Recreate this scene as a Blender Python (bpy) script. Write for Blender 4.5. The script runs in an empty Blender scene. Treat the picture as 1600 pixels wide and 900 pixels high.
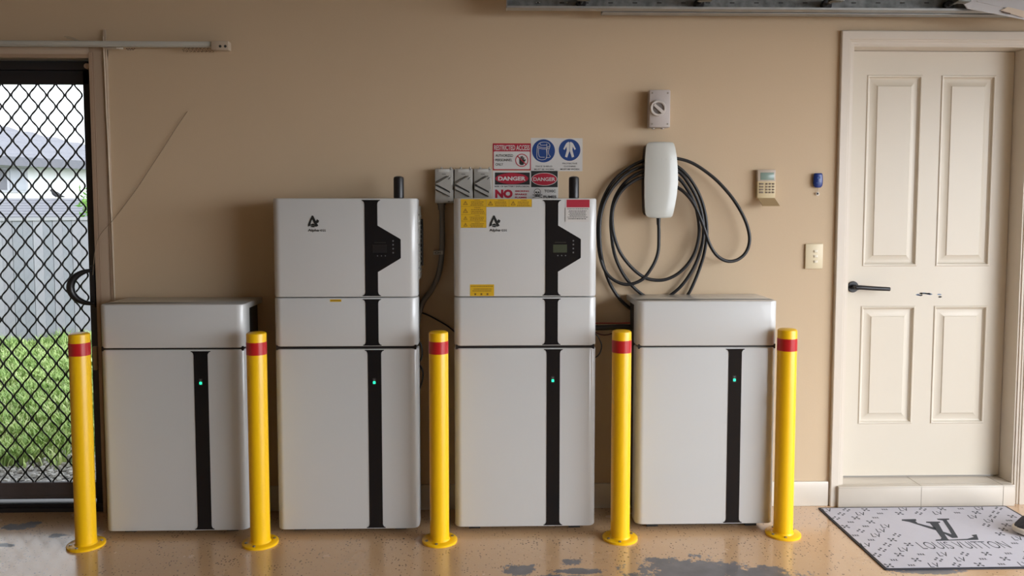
import bpy, bmesh, math, random
from mathutils import Vector, Matrix
from math import sin, cos, pi, radians

random.seed(7)
S = bpy.context.scene
COL = S.collection

# ------------------------------------------------------------------ camera
F_PX, YAW, PIT, ROLL = 1219.74, .0245, .0612, -.0001
CAM = Vector((0, -3.5904, 1.4098))
SHX, SHY = -2.9, -50.9
FW = Vector((sin(YAW)*cos(PIT), cos(YAW)*cos(PIT), -sin(PIT)))
RT = Vector((cos(YAW), -sin(YAW), 0)); UP = RT.cross(FW)
cd = bpy.data.cameras.new('camera'); cam = bpy.data.objects.new('camera', cd); COL.objects.link(cam)
cd.sensor_width = 36; cd.lens = F_PX/1600*36; cd.clip_start = .05; cd.clip_end = 300
cd.shift_x = -SHX/1600; cd.shift_y = SHY/1600
cam.matrix_world = Matrix(((RT.x, UP.x, -FW.x, CAM.x), (RT.y, UP.y, -FW.y, CAM.y), (RT.z, UP.z, -FW.z, CAM.z), (0, 0, 0, 1)))
S.camera = cam
def W(px, py, Y=None, Z=None):
    """photo pixel -> point on the plane Y=.. or Z=.. of the place"""
    d = FW + RT*((px-800-SHX)/F_PX) + UP*((450+SHY-py)/F_PX)
    t = (Y-CAM.y)/d.y if Y is not None else (Z-CAM.z)/d.z
    return CAM + d*t

# ------------------------------------------------------------------ view and sky
vs = S.view_settings
vs.view_transform = 'Standard'; vs.look = 'None'; vs.exposure = 0.0; vs.gamma = 1.0; vs.use_curve_mapping = False
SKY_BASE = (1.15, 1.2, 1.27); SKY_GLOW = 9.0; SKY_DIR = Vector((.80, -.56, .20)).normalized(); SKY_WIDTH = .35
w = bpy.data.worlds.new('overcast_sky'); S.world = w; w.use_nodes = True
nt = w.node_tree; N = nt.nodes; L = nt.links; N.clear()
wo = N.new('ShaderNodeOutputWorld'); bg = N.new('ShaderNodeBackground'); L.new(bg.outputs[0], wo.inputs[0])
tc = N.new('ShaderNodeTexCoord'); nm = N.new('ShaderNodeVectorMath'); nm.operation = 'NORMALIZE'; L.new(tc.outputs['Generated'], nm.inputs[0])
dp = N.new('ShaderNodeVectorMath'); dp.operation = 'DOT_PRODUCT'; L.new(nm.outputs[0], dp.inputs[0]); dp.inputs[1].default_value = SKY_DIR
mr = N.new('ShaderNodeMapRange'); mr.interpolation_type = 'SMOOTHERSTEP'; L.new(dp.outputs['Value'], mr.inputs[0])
mr.inputs[1].default_value = 1-SKY_WIDTH; mr.inputs[2].default_value = 1.0; mr.inputs[3].default_value = 0; mr.inputs[4].default_value = SKY_GLOW  # glow lobe added to the sky, lights the interior through the garage opening
# second glow lobe added to the sky, brightens the lawn and floor by the glass door
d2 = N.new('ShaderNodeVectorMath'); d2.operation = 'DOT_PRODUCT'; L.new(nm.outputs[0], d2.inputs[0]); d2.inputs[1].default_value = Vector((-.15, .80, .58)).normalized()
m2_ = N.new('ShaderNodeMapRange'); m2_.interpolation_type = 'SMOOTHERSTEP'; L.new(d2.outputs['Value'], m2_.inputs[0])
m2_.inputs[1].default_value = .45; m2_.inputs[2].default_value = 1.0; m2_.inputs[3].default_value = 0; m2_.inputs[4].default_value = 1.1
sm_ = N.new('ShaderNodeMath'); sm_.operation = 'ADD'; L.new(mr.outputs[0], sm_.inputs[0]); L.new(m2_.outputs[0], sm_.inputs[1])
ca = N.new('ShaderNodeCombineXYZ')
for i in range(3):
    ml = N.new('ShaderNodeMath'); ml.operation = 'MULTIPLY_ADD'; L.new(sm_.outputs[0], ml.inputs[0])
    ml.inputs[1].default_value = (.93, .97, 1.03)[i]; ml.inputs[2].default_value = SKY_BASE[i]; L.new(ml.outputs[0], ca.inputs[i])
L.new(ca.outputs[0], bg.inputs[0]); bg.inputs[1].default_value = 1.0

# ------------------------------------------------------------------ materials
MATS = {}
def s2l(c):
    return tuple(((v/255/12.92) if v/255 <= .04045 else ((v/255+.055)/1.055)**2.4) for v in c)
def mat(name, col, rough=.5, metal=0, bump=0, bscale=60, var=0, vscale=6, emit=0, coat=0, spec=.5, alpha=1):
    if name in MATS: return MATS[name]
    m = bpy.data.materials.new(name); m.use_nodes = True; nt = m.node_tree; b = nt.nodes['Principled BSDF']
    c = (*col, 1)
    b.inputs['Base Color'].default_value = c; b.inputs['Roughness'].default_value = rough; b.inputs['Metallic'].default_value = metal
    b.inputs['Coat Weight'].default_value = coat; b.inputs['Specular IOR Level'].default_value = spec
    tcn = nt.nodes.new('ShaderNodeTexCoord')
    ns = nt.nodes.new('ShaderNodeTexNoise'); ns.inputs['Scale'].default_value = vscale; ns.inputs['Detail'].default_value = 4
    nt.links.new(tcn.outputs['Object'], ns.inputs['Vector'])
    mx = nt.nodes.new('ShaderNodeMix'); mx.data_type = 'RGBA'
    v = max(var, .02)
    mx.inputs[6].default_value = (*[x*(1-v) for x in col], 1); mx.inputs[7].default_value = (*[min(1, x*(1+v)) for x in col], 1)
    nt.links.new(ns.outputs['Fac'], mx.inputs[0]); nt.links.new(mx.outputs[2], b.inputs['Base Color'])
    if bump:
        n2 = nt.nodes.new('ShaderNodeTexNoise'); n2.inputs['Scale'].default_value = bscale; n2.inputs['Detail'].default_value = 5
        nt.links.new(tcn.outputs['Object'], n2.inputs['Vector'])
        bp = nt.nodes.new('ShaderNodeBump'); bp.inputs['Strength'].default_value = bump; bp.inputs['Distance'].default_value = .002
        nt.links.new(n2.outputs['Fac'], bp.inputs['Height']); nt.links.new(bp.outputs[0], b.inputs['Normal'])
    if emit:
        b.inputs['Emission Color'].default_value = c; b.inputs['Emission Strength'].default_value = emit
    MATS[name] = m
    return m

WALL = mat('beige_wall_paint', (.61, .47, .315), .75, bump=.15, bscale=180, var=.03, vscale=1.5)
TRIM = mat('cream_gloss_paint', (.68, .61, .52), .35, bump=.06, bscale=90)
TILE = mat('cream_skirting_tile', (.60, .54, .46), .3, var=.06, vscale=9)
DOORM = mat('cream_door_paint', (.66, .60, .50), .4, var=.02)
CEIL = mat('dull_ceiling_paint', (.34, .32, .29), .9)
WHITE = mat('white_powder_coat', (.61, .622, .622), .28, coat=.35, bump=.03, bscale=400, var=.012, vscale=3)
CHASSIS = mat('dark_steel_chassis', (.022, .021, .02), .5)
SIDEPANEL = mat('grey_side_heatsink', (.52, .52, .49), .45)
GLOSSBLACK = mat('gloss_black_panel', (.010, .010, .012), .16, spec=.35)
BLACK = mat('black_plastic', (.012, .012, .014), .35)
RUBBER = mat('black_rubber_cable', (.012, .013, .016), .42)
YEL = mat('yellow_powder_coat', (.96, .56, .003), .34, coat=.05)
RED = mat('red_reflective_tape', (.50, .012, .016), .28, var=.1, vscale=30)
STEEL = mat('zinc_steel', (.55, .54, .52), .35, metal=1, var=.1, vscale=20)
BOLT = mat('bolt_steel', (.30, .27, .22), .4, metal=.8)
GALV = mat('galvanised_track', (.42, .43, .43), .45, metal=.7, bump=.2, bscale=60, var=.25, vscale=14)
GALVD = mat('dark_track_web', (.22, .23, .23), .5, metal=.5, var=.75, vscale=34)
FRAMEB = mat('black_aluminium_frame', (.016, .015, .018), .4)
MESHB = mat('black_grille_coat', (.014, .016, .016), .45)
BROWNREV = mat('timber_reveal_paint', (.42, .30, .21), .55, var=.08)
GREYPL = mat('grey_switch_plastic', (.40, .39, .36), .45, var=.03)
GREYPL2 = mat('light_grey_isolator', (.52, .47, .45), .5, var=.04)
DARKG = mat('dark_slot', (.03, .03, .03), .6)
LABELW = mat('white_vinyl', (.62, .61, .60), .45)
STICKY = mat('yellow_vinyl', (.62, .38, .008), .5)
STICKR = mat('red_vinyl', (.40, .010, .035), .5)
INK = mat('black_ink', (.010, .012, .012), .6)
INKY = mat('brown_black_ink', (.16, .09, .01), .6)
BLUE = mat('blue_vinyl', (.005, .045, .21), .5)
CHARGER = mat('white_glass_faceplate', (.60, .62, .59), .22, coat=.2, var=.02)
CREAMPL = mat('aged_cream_plastic', (.66, .54, .32), .45, var=.05)
CREAMSW = mat('cream_switch_plastic', (.74, .64, .44), .4)
TAUPE = mat('taupe_plastic', (.34, .26, .21), .45)
FLAPM = mat('tan_flap', (.42, .30, .16), .5)
LCD = mat('lcd_green', (.24, .33, .29), .2)
LCDON = mat('lcd_dim_green', (.055, .068, .045), .2)
BLUEP = mat('blue_remote_plastic', (.012, .035, .20), .3)
GREEN_LED = mat('green_led', (.02, .75, .38), .3, emit=1.6)
LEDW = mat('pale_icon', (.12, .13, .14), .4, emit=0)
WHITEPL = mat('white_plastic', (.72, .70, .66), .4)
MATF = mat('pale_grey_mat_fabric', (.56, .55, .61), .85, bump=.5, bscale=900, var=.03, vscale=20)
MATB = mat('black_mat_edge', (.02, .02, .028), .7)
MATINK = mat('charcoal_mat_print', (.045, .05, .06), .85)
SHOEU = mat('dark_grey_knit', (.05, .05, .06), .85, bump=.6, bscale=700)
SHOES = mat('cream_rubber_sole', (.68, .62, .52), .5)
CONDUIT = mat('grey_conduit', (.18, .165, .15), .4)
CORDW = mat('pale_cord', (.42, .35, .26), .6)
CORDB = mat('black_wire', (.02, .02, .02), .5)
REDW = mat('red_wire', (.35, .03, .02), .5)

# ------------------------------------------------------------------ mesh helpers
class MB:
    def __init__(s): s.bm = bmesh.new(); s.mi = 0; s.mats = []
    def _mark(s, fs):
        for f in fs: f.material_index = s.mi
    def slot(s, m):
        if m not in s.mats: s.mats.append(m)
        s.mi = s.mats.index(m); return s
    def box(s, x0, x1, y0, y1, z0, z1, bev=0, seg=2):
        r = bmesh.ops.create_cube(s.bm, size=1)
        vs_ = r['verts']
        for v in vs_:
            v.co = Vector(((x0+x1)/2+v.co.x*(x1-x0), (y0+y1)/2+v.co.y*(y1-y0), (z0+z1)/2+v.co.z*(z1-z0)))
        fs = set(f for v in vs_ for f in v.link_faces); s._mark(fs)
        if bev:
            es = list(set(e for v in vs_ for e in v.link_edges))
            b = bmesh.ops.bevel(s.bm, geom=es, offset=bev, segments=seg, profile=.5, affect='EDGES'); s._mark(b['faces'])
        return s
    def loft(s, rings, cap=True, closed=True):
        vr = [[s.bm.verts.new(p) for p in r] for r in rings]
        n = len(rings[0]); fs = []
        for a, b in zip(vr, vr[1:]):
            for i in range(n if closed else n-1):
                j = (i+1) % n
                fs.append(s.bm.faces.new((a[i], a[j], b[j], b[i])))
        if cap and closed:
            fs.append(s.bm.faces.new(vr[0][::-1])); fs.append(s.bm.faces.new(vr[-1]))
        s._mark(fs); return s
    def prism(s, poly, y0, y1):
        """poly in (x,z), thickness from y0 (front) to y1"""
        return s.loft([[Vector((x, y0, z)) for x, z in poly], [Vector((x, y1, z)) for x, z in poly]])
    def prismz(s, poly, z0, z1):
        return s.loft([[Vector((x, y, z0)) for x, y in poly], [Vector((x, y, z1)) for x, y in poly]])
    def revolve(s, prof, c, n=32, axis='Z'):
        rings = []
        for r, h in prof:
            rg = []
            for i in range(n):
                a = 2*pi*i/n
                if axis == 'Z': p = Vector((r*cos(a), r*sin(a), h))
                elif axis == 'Y': p = Vector((r*cos(a), h, r*sin(a)))
                else: p = Vector((h, r*cos(a), r*sin(a)))
                rg.append(p+Vector(c))
            rings.append(rg)
        return s.loft(rings)
    def tube(s, pts, r, n=10, smooth=0, cap=True):
        pts = [Vector(p) for p in pts]
        if smooth: pts = catmull(pts, smooth)
        rings = []; u = None
        for i, p in enumerate(pts):
            t = (pts[min(i+1, len(pts)-1)]-pts[max(i-1, 0)]).normalized()
            if u is None:
                u = t.orthogonal().normalized()
            else:
                u = (u-t*u.dot(t))
                u = u.normalized() if u.length > 1e-6 else t.orthogonal().normalized()
            v = t.cross(u)
            rr = r(i/(len(pts)-1)) if callable(r) else r
            rings.append([p+u*rr*cos(2*pi*k/n)+v*rr*sin(2*pi*k/n) for k in range(n)])
        return s.loft(rings, cap=cap)
    def text(s, body, x, z, h, y, bold=0, wd=None, align='CENTER', M=None, th=.0004, shear=0):
        me = text_mesh(body, bold, th, shear)
        if me is None: return s
        xs = [v.co.x for v in me.vertices]; ys = [v.co.y for v in me.vertices]
        x0, x1, y0, y1 = min(xs), max(xs), min(ys), max(ys)
        sc = h/(y1-y0); sx = wd/(x1-x0) if wd else sc
        cx = (x0+x1)/2 if align == 'CENTER' else x0
        T = Matrix.Translation((x, y, z)) @ Matrix(((1, 0, 0, 0), (0, 0, -1, 0), (0, 1, 0, 0), (0, 0, 0, 1))) if M is None else M
        T = T @ Matrix.Diagonal((sx, sc, 1, 1)) @ Matrix.Translation((-cx, -(y0+y1)/2, 0))
        return s.add_mesh(me, T)
    def add_mesh(s, me, T):
        vv = [s.bm.verts.new(T @ v.co) for v in me.vertices]
        fs = []
        for p in me.polygons:
            try: fs.append(s.bm.faces.new([vv[i] for i in p.vertices]))
            except ValueError: pass
        s._mark(fs); return s
    def build(s, name, m=None, parent=None, smooth=40, rec=True):
        if rec: bmesh.ops.recalc_face_normals(s.bm, faces=s.bm.faces)
        me = bpy.data.meshes.new(name); s.bm.verts.ensure_lookup_table()
        if parent is None:
            xs = [v.co for v in s.bm.verts]
            lo = Vector([min(c[i] for c in xs) for i in range(3)]); hi = Vector([max(c[i] for c in xs) for i in range(3)])
            O = Vector(((lo.x+hi.x)/2, (lo.y+hi.y)/2, lo.z))
        else:
            O = worldloc(parent)
        bmesh.ops.translate(s.bm, verts=s.bm.verts, vec=-O)
        s.bm.to_mesh(me); s.bm.free()
        for mm in (s.mats if s.mats else [m]): me.materials.append(mm)
        if smooth:
            for p in me.polygons: p.use_smooth = True
            me.set_sharp_from_angle(angle=radians(smooth))
        o = bpy.data.objects.new(name, me); COL.objects.link(o)
        if parent is None: o.location = O
        else: o.parent = parent
        return o
def worldloc(o):
    p = Vector((0, 0, 0))
    while o is not None: p += o.location; o = o.parent
    return p
def catmull(P, n):
    out = []
    for i in range(len(P)-1):
        a, b, c, d = P[max(i-1, 0)], P[i], P[i+1], P[min(i+2, len(P)-1)]
        for k in range(n):
            t = k/n
            out.append(.5*((2*b)+(c-a)*t+(2*a-5*b+4*c-d)*t*t+(3*b-a-3*c+d)*t**3))
    out.append(P[-1]); return out
_tx = {}
def text_mesh(body, bold=0, th=.0004, shear=0):
    k = (body, bold, shear)
    if k in _tx: return _tx[k]
    cu = bpy.data.curves.new('lettering', 'FONT'); cu.body = body; cu.size = 1; cu.offset = bold; cu.resolution_u = 3; cu.shear = shear
    o = bpy.data.objects.new('lettering', cu); COL.objects.link(o)
    bpy.context.view_layer.update()
    me = bpy.data.meshes.new_from_object(o.evaluated_get(bpy.context.evaluated_depsgraph_get()))
    bpy.data.objects.remove(o); _tx[k] = me if len(me.vertices) else None
    return _tx[k]
def rrect(x0, x1, z0, z1, r, n=6):
    P = []
    for cx, cz, a0 in ((x1-r, z0+r, -90), (x1-r, z1-r, 0), (x0+r, z1-r, 90), (x0+r, z0+r, 180)):
        for k in range(n+1):
            a = radians(a0+90*k/n); P.append((cx+r*cos(a), cz+r*sin(a)))
    return P
def disc(cx, cz, rx, rz=None, n=40):
    rz = rz or rx
    return [(cx+rx*cos(2*pi*i/n), cz+rz*sin(2*pi*i/n)) for i in range(n)]
def tag(o, label=None, cat=None, group=None, kind=None):
    if label: o['label'] = label
    if cat: o['category'] = cat
    if group: o['group'] = group
    if kind: o['kind'] = kind
    return o
def thing(name, loc, label, cat, group=None):
    o = bpy.data.objects.new(name, None); COL.objects.link(o); o.location = loc; o.empty_display_size = .05
    return tag(o, label, cat, group)
def copy_tree(o, parent=None):
    c = o.copy(); COL.objects.link(c)
    if parent is not None: c.parent = parent
    for ch in [x for x in list(COL.objects) if x.parent == o]: copy_tree(ch, c)
    return c
def struct(o): o['kind'] = 'structure'; return o

# ------------------------------------------------------------------ room
XL, XR, YB, ZC = -4.2, 3.35, -6.2, 2.62         # left wall, street side, camera side wall, ceiling
WT = .13                                         # wall thickness
SL0, SL1, SLT = -3.35, -1.792, 2.081             # sliding door opening
DR0, DR1, DRT = 1.655, 2.489, 2.160              # house door opening
# floor with worn epoxy
def floor_material():
    m = bpy.data.materials.new('worn_epoxy_floor'); m.use_nodes = True; nt = m.node_tree; n = nt.nodes; l = nt.links
    b = n['Principled BSDF']
    geo = n.new('ShaderNodeNewGeometry')
    def noise(scale, det=4, rough=.5):
        t = n.new('ShaderNodeTexNoise'); t.inputs['Scale'].default_value = scale; t.inputs['Detail'].default_value = det; t.inputs['Roughness'].default_value = rough
        l.new(geo.outputs['Position'], t.inputs['Vector']); return t
    def math_(op, a, b_=None, c=None):
        t = n.new('ShaderNodeMath'); t.operation = op
        for i, v in enumerate((a, b_, c)):
            if v is None: continue
            if isinstance(v, (int, float)): t.inputs[i].default_value = v
            else: l.new(v, t.inputs[i])
        return t.outputs[0]
    def mixc(f, a, b_):
        t = n.new('ShaderNodeMix'); t.data_type = 'RGBA'; l.new(f, t.inputs[0])
        for i, v in ((6, a), (7, b_)):
            if isinstance(v, tuple): t.inputs[i].default_value = (*v, 1)
            else: l.new(v, t.inputs[i])
        return t.outputs[2]
    big = noise(1.6, 5)
    base = mixc(big.outputs['Fac'], (.56, .345, .185), (.66, .455, .275))
    # colour flakes
    vo = n.new('ShaderNodeTexVoronoi'); vo.inputs['Scale'].default_value = 85; l.new(geo.outputs['Position'], vo.inputs['Vector'])
    cl = noise(7, 3)
    thr = math_('MULTIPLY_ADD', cl.outputs['Fac'], .60, -.06)
    fl = math_('LESS_THAN', vo.outputs['Distance'], thr)
    sepc = n.new('ShaderNodeSeparateColor'); l.new(vo.outputs['Color'], sepc.inputs[0])
    few = math_('LESS_THAN', sepc.outputs[0], .42)
    base = mixc(math_('MULTIPLY', math_('MULTIPLY', fl, few), .85), base, (.085, .055, .04))
    vo2 = n.new('ShaderNodeTexVoronoi'); vo2.inputs['Scale'].default_value = 95; l.new(geo.outputs['Position'], vo2.inputs['Vector'])
    base = mixc(math_('MULTIPLY', math_('LESS_THAN', vo2.outputs['Distance'], .14), .5), base, (.74, .62, .46))
    # worn patches showing grey concrete
    sx = n.new('ShaderNodeSeparateXYZ'); l.new(geo.outputs['Position'], sx.inputs[0])
    edge = noise(15, 9, .78)
    worn = None
    for (x, y, rx, ry) in PATCHES:
        dx = math_('DIVIDE', math_('SUBTRACT', sx.outputs[0], x), rx); dy = math_('DIVIDE', math_('SUBTRACT', sx.outputs[1], y), ry)
        d = math_('SQRT', math_('ADD', math_('MULTIPLY', dx, dx), math_('MULTIPLY', dy, dy)))
        d = math_('ADD', d, math_('MULTIPLY_ADD', edge.outputs['Fac'], 4.2, -2.1))
        p = math_('LESS_THAN', d, 1.0)
        worn = p if worn is None else math_('MAXIMUM', worn, p)
    conc = noise(14, 6)
    cc = mixc(conc.outputs['Fac'], (.10, .095, .10), (.23, .22, .23))
    base = mixc(worn, base, cc)
    l.new(base, b.inputs['Base Color'])
    rn = noise(5, 4)
    r = math_('MULTIPLY_ADD', rn.outputs['Fac'], .16, .17)
    r = math_('ADD', r, math_('MULTIPLY', worn, .35)); l.new(r, b.inputs['Roughness']); b.inputs['Coat Weight'].default_value = .45; b.inputs['Coat Roughness'].default_value = .12
    bp = n.new('ShaderNodeBump'); bp.inputs['Strength'].default_value = .25; bp.inputs['Distance'].default_value = .002
    bn = noise(26, 3); l.new(bn.outputs['Fac'], bp.inputs['Height']); l.new(bp.outputs[0], b.inputs['Normal'])
    return m
def fl(px, py): p = W(px, py, Z=0); return p.x, p.y
PATCHES = []
for px, py, rpx, rpy in ((1085, 892, 88, 22), (1180, 900, 70, 16), (812, 890, 22, 9), (893, 878, 17, 5), (905, 893, 30, 5), (1450, 893, 60, 3.5),
                         (28, 823, 26, 5), (50, 818, 12, 3), (94, 836, 14, 3.5), (880, 903, 60, 5), (6, 852, 16, 3), (1030, 876, 20, 5)):
    x, y = fl(px, py); x2, _ = fl(px+rpx, py); _, y2 = fl(px, py+rpy)
    PATCHES.append((x, y, abs(x2-x), abs(y2-y)))
FLOORM = floor_material()
m = MB(); m.box(XL, XR+.25, YB, WT, -.12, 0); struct(m.build('floor', FLOORM, smooth=0))
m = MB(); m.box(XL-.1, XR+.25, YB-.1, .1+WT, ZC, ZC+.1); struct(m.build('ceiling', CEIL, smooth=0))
# wall with the two openings
m = MB()
for x0, x1, z0, z1 in ((XL, SL0, 0, ZC), (SL0, SL1, SLT, ZC), (SL1, DR0, 0, ZC), (DR0, DR1, DRT, ZC), (DR0, DR1, -.1, 0), (DR1, XR+.25, 0, ZC), (SL0, SL1, -.1, -.02)):
    m.box(x0, x1, 0, WT, z0, z1)
struct(m.build('wall_back', WALL, smooth=0))
m = MB(); m.box(XL-.1, XL, YB, WT, 0, ZC); struct(m.build('wall_left', WALL, smooth=0))
m = MB(); m.box(XL, XR+.25, YB-.1, YB, 0, ZC); struct(m.build('wall_front', WALL, smooth=0))
GO0, GO1, GOT = -5.6, -.55, 2.2                  # garage door opening in the street wall
m = MB(); m.box(XR, XR+.22, GO1, 0, 0, ZC); m.box(XR, XR+.22, YB, GO0, 0, ZC); m.box(XR, XR+.22, GO0, GO1, GOT, ZC)
struct(m.build('wall_right', WALL, smooth=0))
# skirting tiles
m = MB(); m.box(SL1+.09, 1.592, -.014, 0, 0, .118, .003)
for x in (-1.3, -.7, -.1, .5, 1.1): pass
struct(m.build('baseboard_back', TILE))
m = MB(); m.box(2.63, XR, -.014, 0, 0, .118, .003); struct(m.build('baseboard_right', TILE))

# house door: architrave, reveal, slab, step
def architrave(name, x0, x1, xt0, xt1, zt, wd, mater, z0=0.0, inner=.012):
    """moulded casing on both sides and head of an opening x0..x1, top zt"""
    m = MB()
    prof = [(0, .0), (0, -.016), (.004, -.019), (wd-.022, -.018), (wd-.019, -.013), (wd-.012, -.013), (wd-.010, -.009), (wd, -.008), (wd, 0)]
    # profile offset measured from the outer edge inwards
    xo0, xo1, zo = x0-wd, x1+wd, zt+wd
    rings = []
    for (u, y) in prof:
        rings.append([Vector((xo0+u, y, z0)), Vector((xo0+u, y, zo-u)), Vector((xo1-u, y, zo-u)), Vector((xo1-u, y, z0))])
    m.loft(rings+[rings[0]], cap=False, closed=False)
    return struct(m.build(name, mater, smooth=25))
architrave('trim_1', DR0+.004, DR1-.002, 0, 0, DRT-.004, .060, TRIM)
m = MB(); m.box(DR0-.001, DR0+.010, -.003, .126, .0, DRT, 0); m.box(DR1-.010, DR1+.001, -.003, .126, 0, DRT, 0); m.box(DR0+.0101, DR1-.0101, -.002, .125, DRT-.014, DRT+.001)
m.box(DR0+.01, DR0+.02, .100, .127, .1, DRT-.02); m.box(DR1-.03, DR1-.0102, .105, .127, .1, DRT-.015)
struct(m.build('trim_2', TRIM, smooth=0))
DY = .092
door = bpy.data.objects.new('door_1', None); COL.objects.link(door); door.location = (2.04, DY, .10); struct(door)
dx0, dx1, dz0, dz1 = DR0+.004, DR1-.012, .108, DRT-.016
def dpx(px, py): p = W(px, py, Y=DY); return p.x, p.z
# slab with four pressed panels
m = MB()
pan = []
for (ax, ay, bx, by) in ((1356, 117, 1436, 416), (1472, 117, 1550, 414), (1344, 478, 1421, 662), (1458, 478, 1532, 661)):
    a = dpx(ax, ay); b = dpx(bx, by); pan.append((a[0], b[0], b[1], a[1]))
c0 = (pan[0][0]+pan[2][0])/2; c1 = (pan[0][1]+pan[2][1])/2; c2 = (pan[1][0]+pan[3][0])/2; c3 = (pan[1][1]+pan[3][1])/2
zz = (pan[2][2], pan[2][3], pan[0][2], pan[0][3])
xs = [dx0, c0, c1, c2, c3, dx1]; zs = [dz0, zz[0], zz[1], zz[2], zz[3], dz1]
for i in range(5):
    for j in range(5):
        if i in (1, 3) and j in (1, 3): continue
        vv = [m.bm.verts.new((x, DY, z)) for x, z in ((xs[i], zs[j]), (xs[i+1], zs[j]), (xs[i+1], zs[j+1]), (xs[i], zs[j+1]))]; m.bm.faces.new(vv)
for i in (1, 3):
    for j in (1, 3):
        rings = []
        for off, dy in ((0, 0), (.004, -.004), (.009, -.003), (.013, .006), (.020, .010), (.028, .010), (.050, .002), (.053, -.001)):
            rings.append([Vector((xs[i]+off, DY+dy, zs[j]+off)), Vector((xs[i+1]-off, DY+dy, zs[j]+off)), Vector((xs[i+1]-off, DY+dy, zs[j+1]-off)), Vector((xs[i]+off, DY+dy, zs[j+1]-off))])
        vr = [[m.bm.verts.new(p) for p in r] for r in rings]
        for a, b in zip(vr, vr[1:]):
            for k in range(4): m.bm.faces.new((a[k], a[(k+1) % 4], b[(k+1) % 4], b[k]))
        m.bm.faces.new(vr[-1])
bmesh.ops.remove_doubles(m.bm, verts=m.bm.verts, dist=.0003)
m.box(dx0, dx1, DY+.012, DY+.036, dz0, dz1)
m.box(dx0, dx0+.01, DY+.0006, DY+.0119, dz0, dz1); m.box(dx1-.01, dx1, DY+.0006, DY+.0119, dz0, dz1); m.box(dx0+.011, dx1-.011, DY+.0006, DY+.0119, dz0, dz0+.01)
m.build('door_slab', DOORM, door, smooth=20)
# lever handle
hx, hz = dpx(1332, 448)
m = MB(); m.revolve([(.001, 0), (.026, 0), (.027, -.006), (.024, -.010), (.001, -.010)], (hx, DY, hz), 28, 'Y')
m.revolve([(.001, 0), (.011, 0), (.011, -.045), (.001, -.045)], (hx, DY-.008, hz), 20, 'Y')
ex, _ = dpx(1382, 452)
m.tube([(hx-.008, DY-.048, hz+.002), (hx+.02, DY-.05, hz+.001), ((hx+ex)/2, DY-.05, hz-.003), (ex, DY-.048, hz-.007)], lambda t: .0115-.002*t, 12, 4)
hdl = m.build('door_handle', BLACK, door)
# chipped paint marks on the door
m = MB(); m.slot(mat('blue_grey_scuff', (.22, .27, .36), .6)).slot(INK)
rr = random.Random(3)
for (cx, cy, wx, wy, n) in ((1438, 460, 7, 3.5, 6), (1455, 460, 9, 2.2, 5), (1469, 462, 2, 3, 2)):
    for k in range(n):
        x, z = dpx(cx+rr.uniform(-wx, wx), cy+rr.uniform(-wy, wy)*.7)
        m.slot(m.mats[k % 2]) if m.mats else None
        m.prism([(x+rr.uniform(.6, 1)*.010*cos(t)*1.2, z+rr.uniform(.5, 1)*.005*sin(t)) for t in [i*pi/4 for i in range(8)]], DY-.0006, DY+.0005)
m.build('scuff_mark', None, door, smooth=0)
# tiled step below the door
m = MB(); SX0, SX1 = W(1310, 775, Y=-.036).x, W(1586, 775, Y=-.036).x
m.box(SX0, SX1, -.036, 0, 0, .100, .003); m.box(DR0+.01, DR1-.01, 0, DY+.03, 0, .0998)
struct(m.build('trim_3', TILE))
m = MB(); p = W(1440, 770, Y=-.037)
for x in (p.x, W(1568, 770, Y=-.037).x):
    m.box(x-.0012, x+.0012, -.0368, -.034, 0.002, .098)
    m.box(x-.0012, x+.0012, -.034, DY, .0995, .1006)
m.box(SX0+.002, SX1-.002, -.0366, -.030, .094, .0955)
struct(m.build('trim_4', mat('step_grout', (.40, .35, .29), .8), smooth=0))

# sliding screen door on the left ------------------------------------------------
m = MB(); m.box(SL1-.001, SL1+.078, -.014, 0, 0, SLT+.055, .003); m.box(SL0-.06, SL1+.078, -.013, 0, SLT-.001, SLT+.055, .003); m.box(SL0-.078, SL0, -.014, 0, 0, SLT+.05, .003)
m.box(SL1+.068, SL1+.078, -.019, -.012, 0, SLT+.12)
struct(m.build('trim_5', mat('taupe_architrave', (.50, .39, .29), .5, var=.05)))
m = MB(); m.box(SL1-.001, SL1+.014, -.018, -.0141, 0, SLT+.02, .001); m.box(SL1+.017, SL1+.020, -.016, -.0141, 0, SLT+.02); m.box(SL0, SL1, -.0145, -.001, SLT-.004, SLT+.012); m.box(SL0, SL0+.012, 0, WT, 0, SLT)
struct(m.build('trim_6', BROWNREV, smooth=0))
sd = bpy.data.objects.new('door_2', None); COL.objects.link(sd); sd.location = (-2.4, .06, 0); struct(sd)
SY = .05
zt = W(60, 132, Y=SY).z; zb = W(60, 753, Y=SY).z; xr_ = W(142, 450, Y=SY).x
fr0 = SL0+.012; fr1 = SL1-.002
m = MB()
m.box(fr0, fr1, .03, .12, SLT-.05, SLT-.01, .002)                       # head of the outer frame
m.box(fr0, fr0+.03, .03, .12, 0, SLT-.01, .002)
m.box(fr1-.012, fr1, .03, .12, 0, SLT-.01, .002)
m.box(fr0, fr1, .0, .13, -.02, .018, .002); m.box(fr0, fr1, .015, .02, .018, .032)
m.build('outer_frame', FRAMEB, sd)
m = MB(); m.box(fr0+.03, fr1-.006, SY-.012, SY+.012, zt, SLT-.052, .002)
m.box(xr_, fr1-.006, SY-.012, SY+.012, .02, SLT-.052, .002); m.box(fr0+.03, fr0+.08, SY-.012, SY+.012, .02, SLT-.052, .002)
m.build('screen_frame', FRAMEB, sd)
m = MB(); m.box(fr0+.08, xr_, SY-.012, SY+.012, .05, zb, .003); m.box(fr0+.08, xr_, SY-.016, SY-.008, .058, .066, .001)
m.build('bottom_rail', mat('dusty_charcoal_rail', (.12, .105, .11), .5, var=.2, vscale=12), sd)
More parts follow.
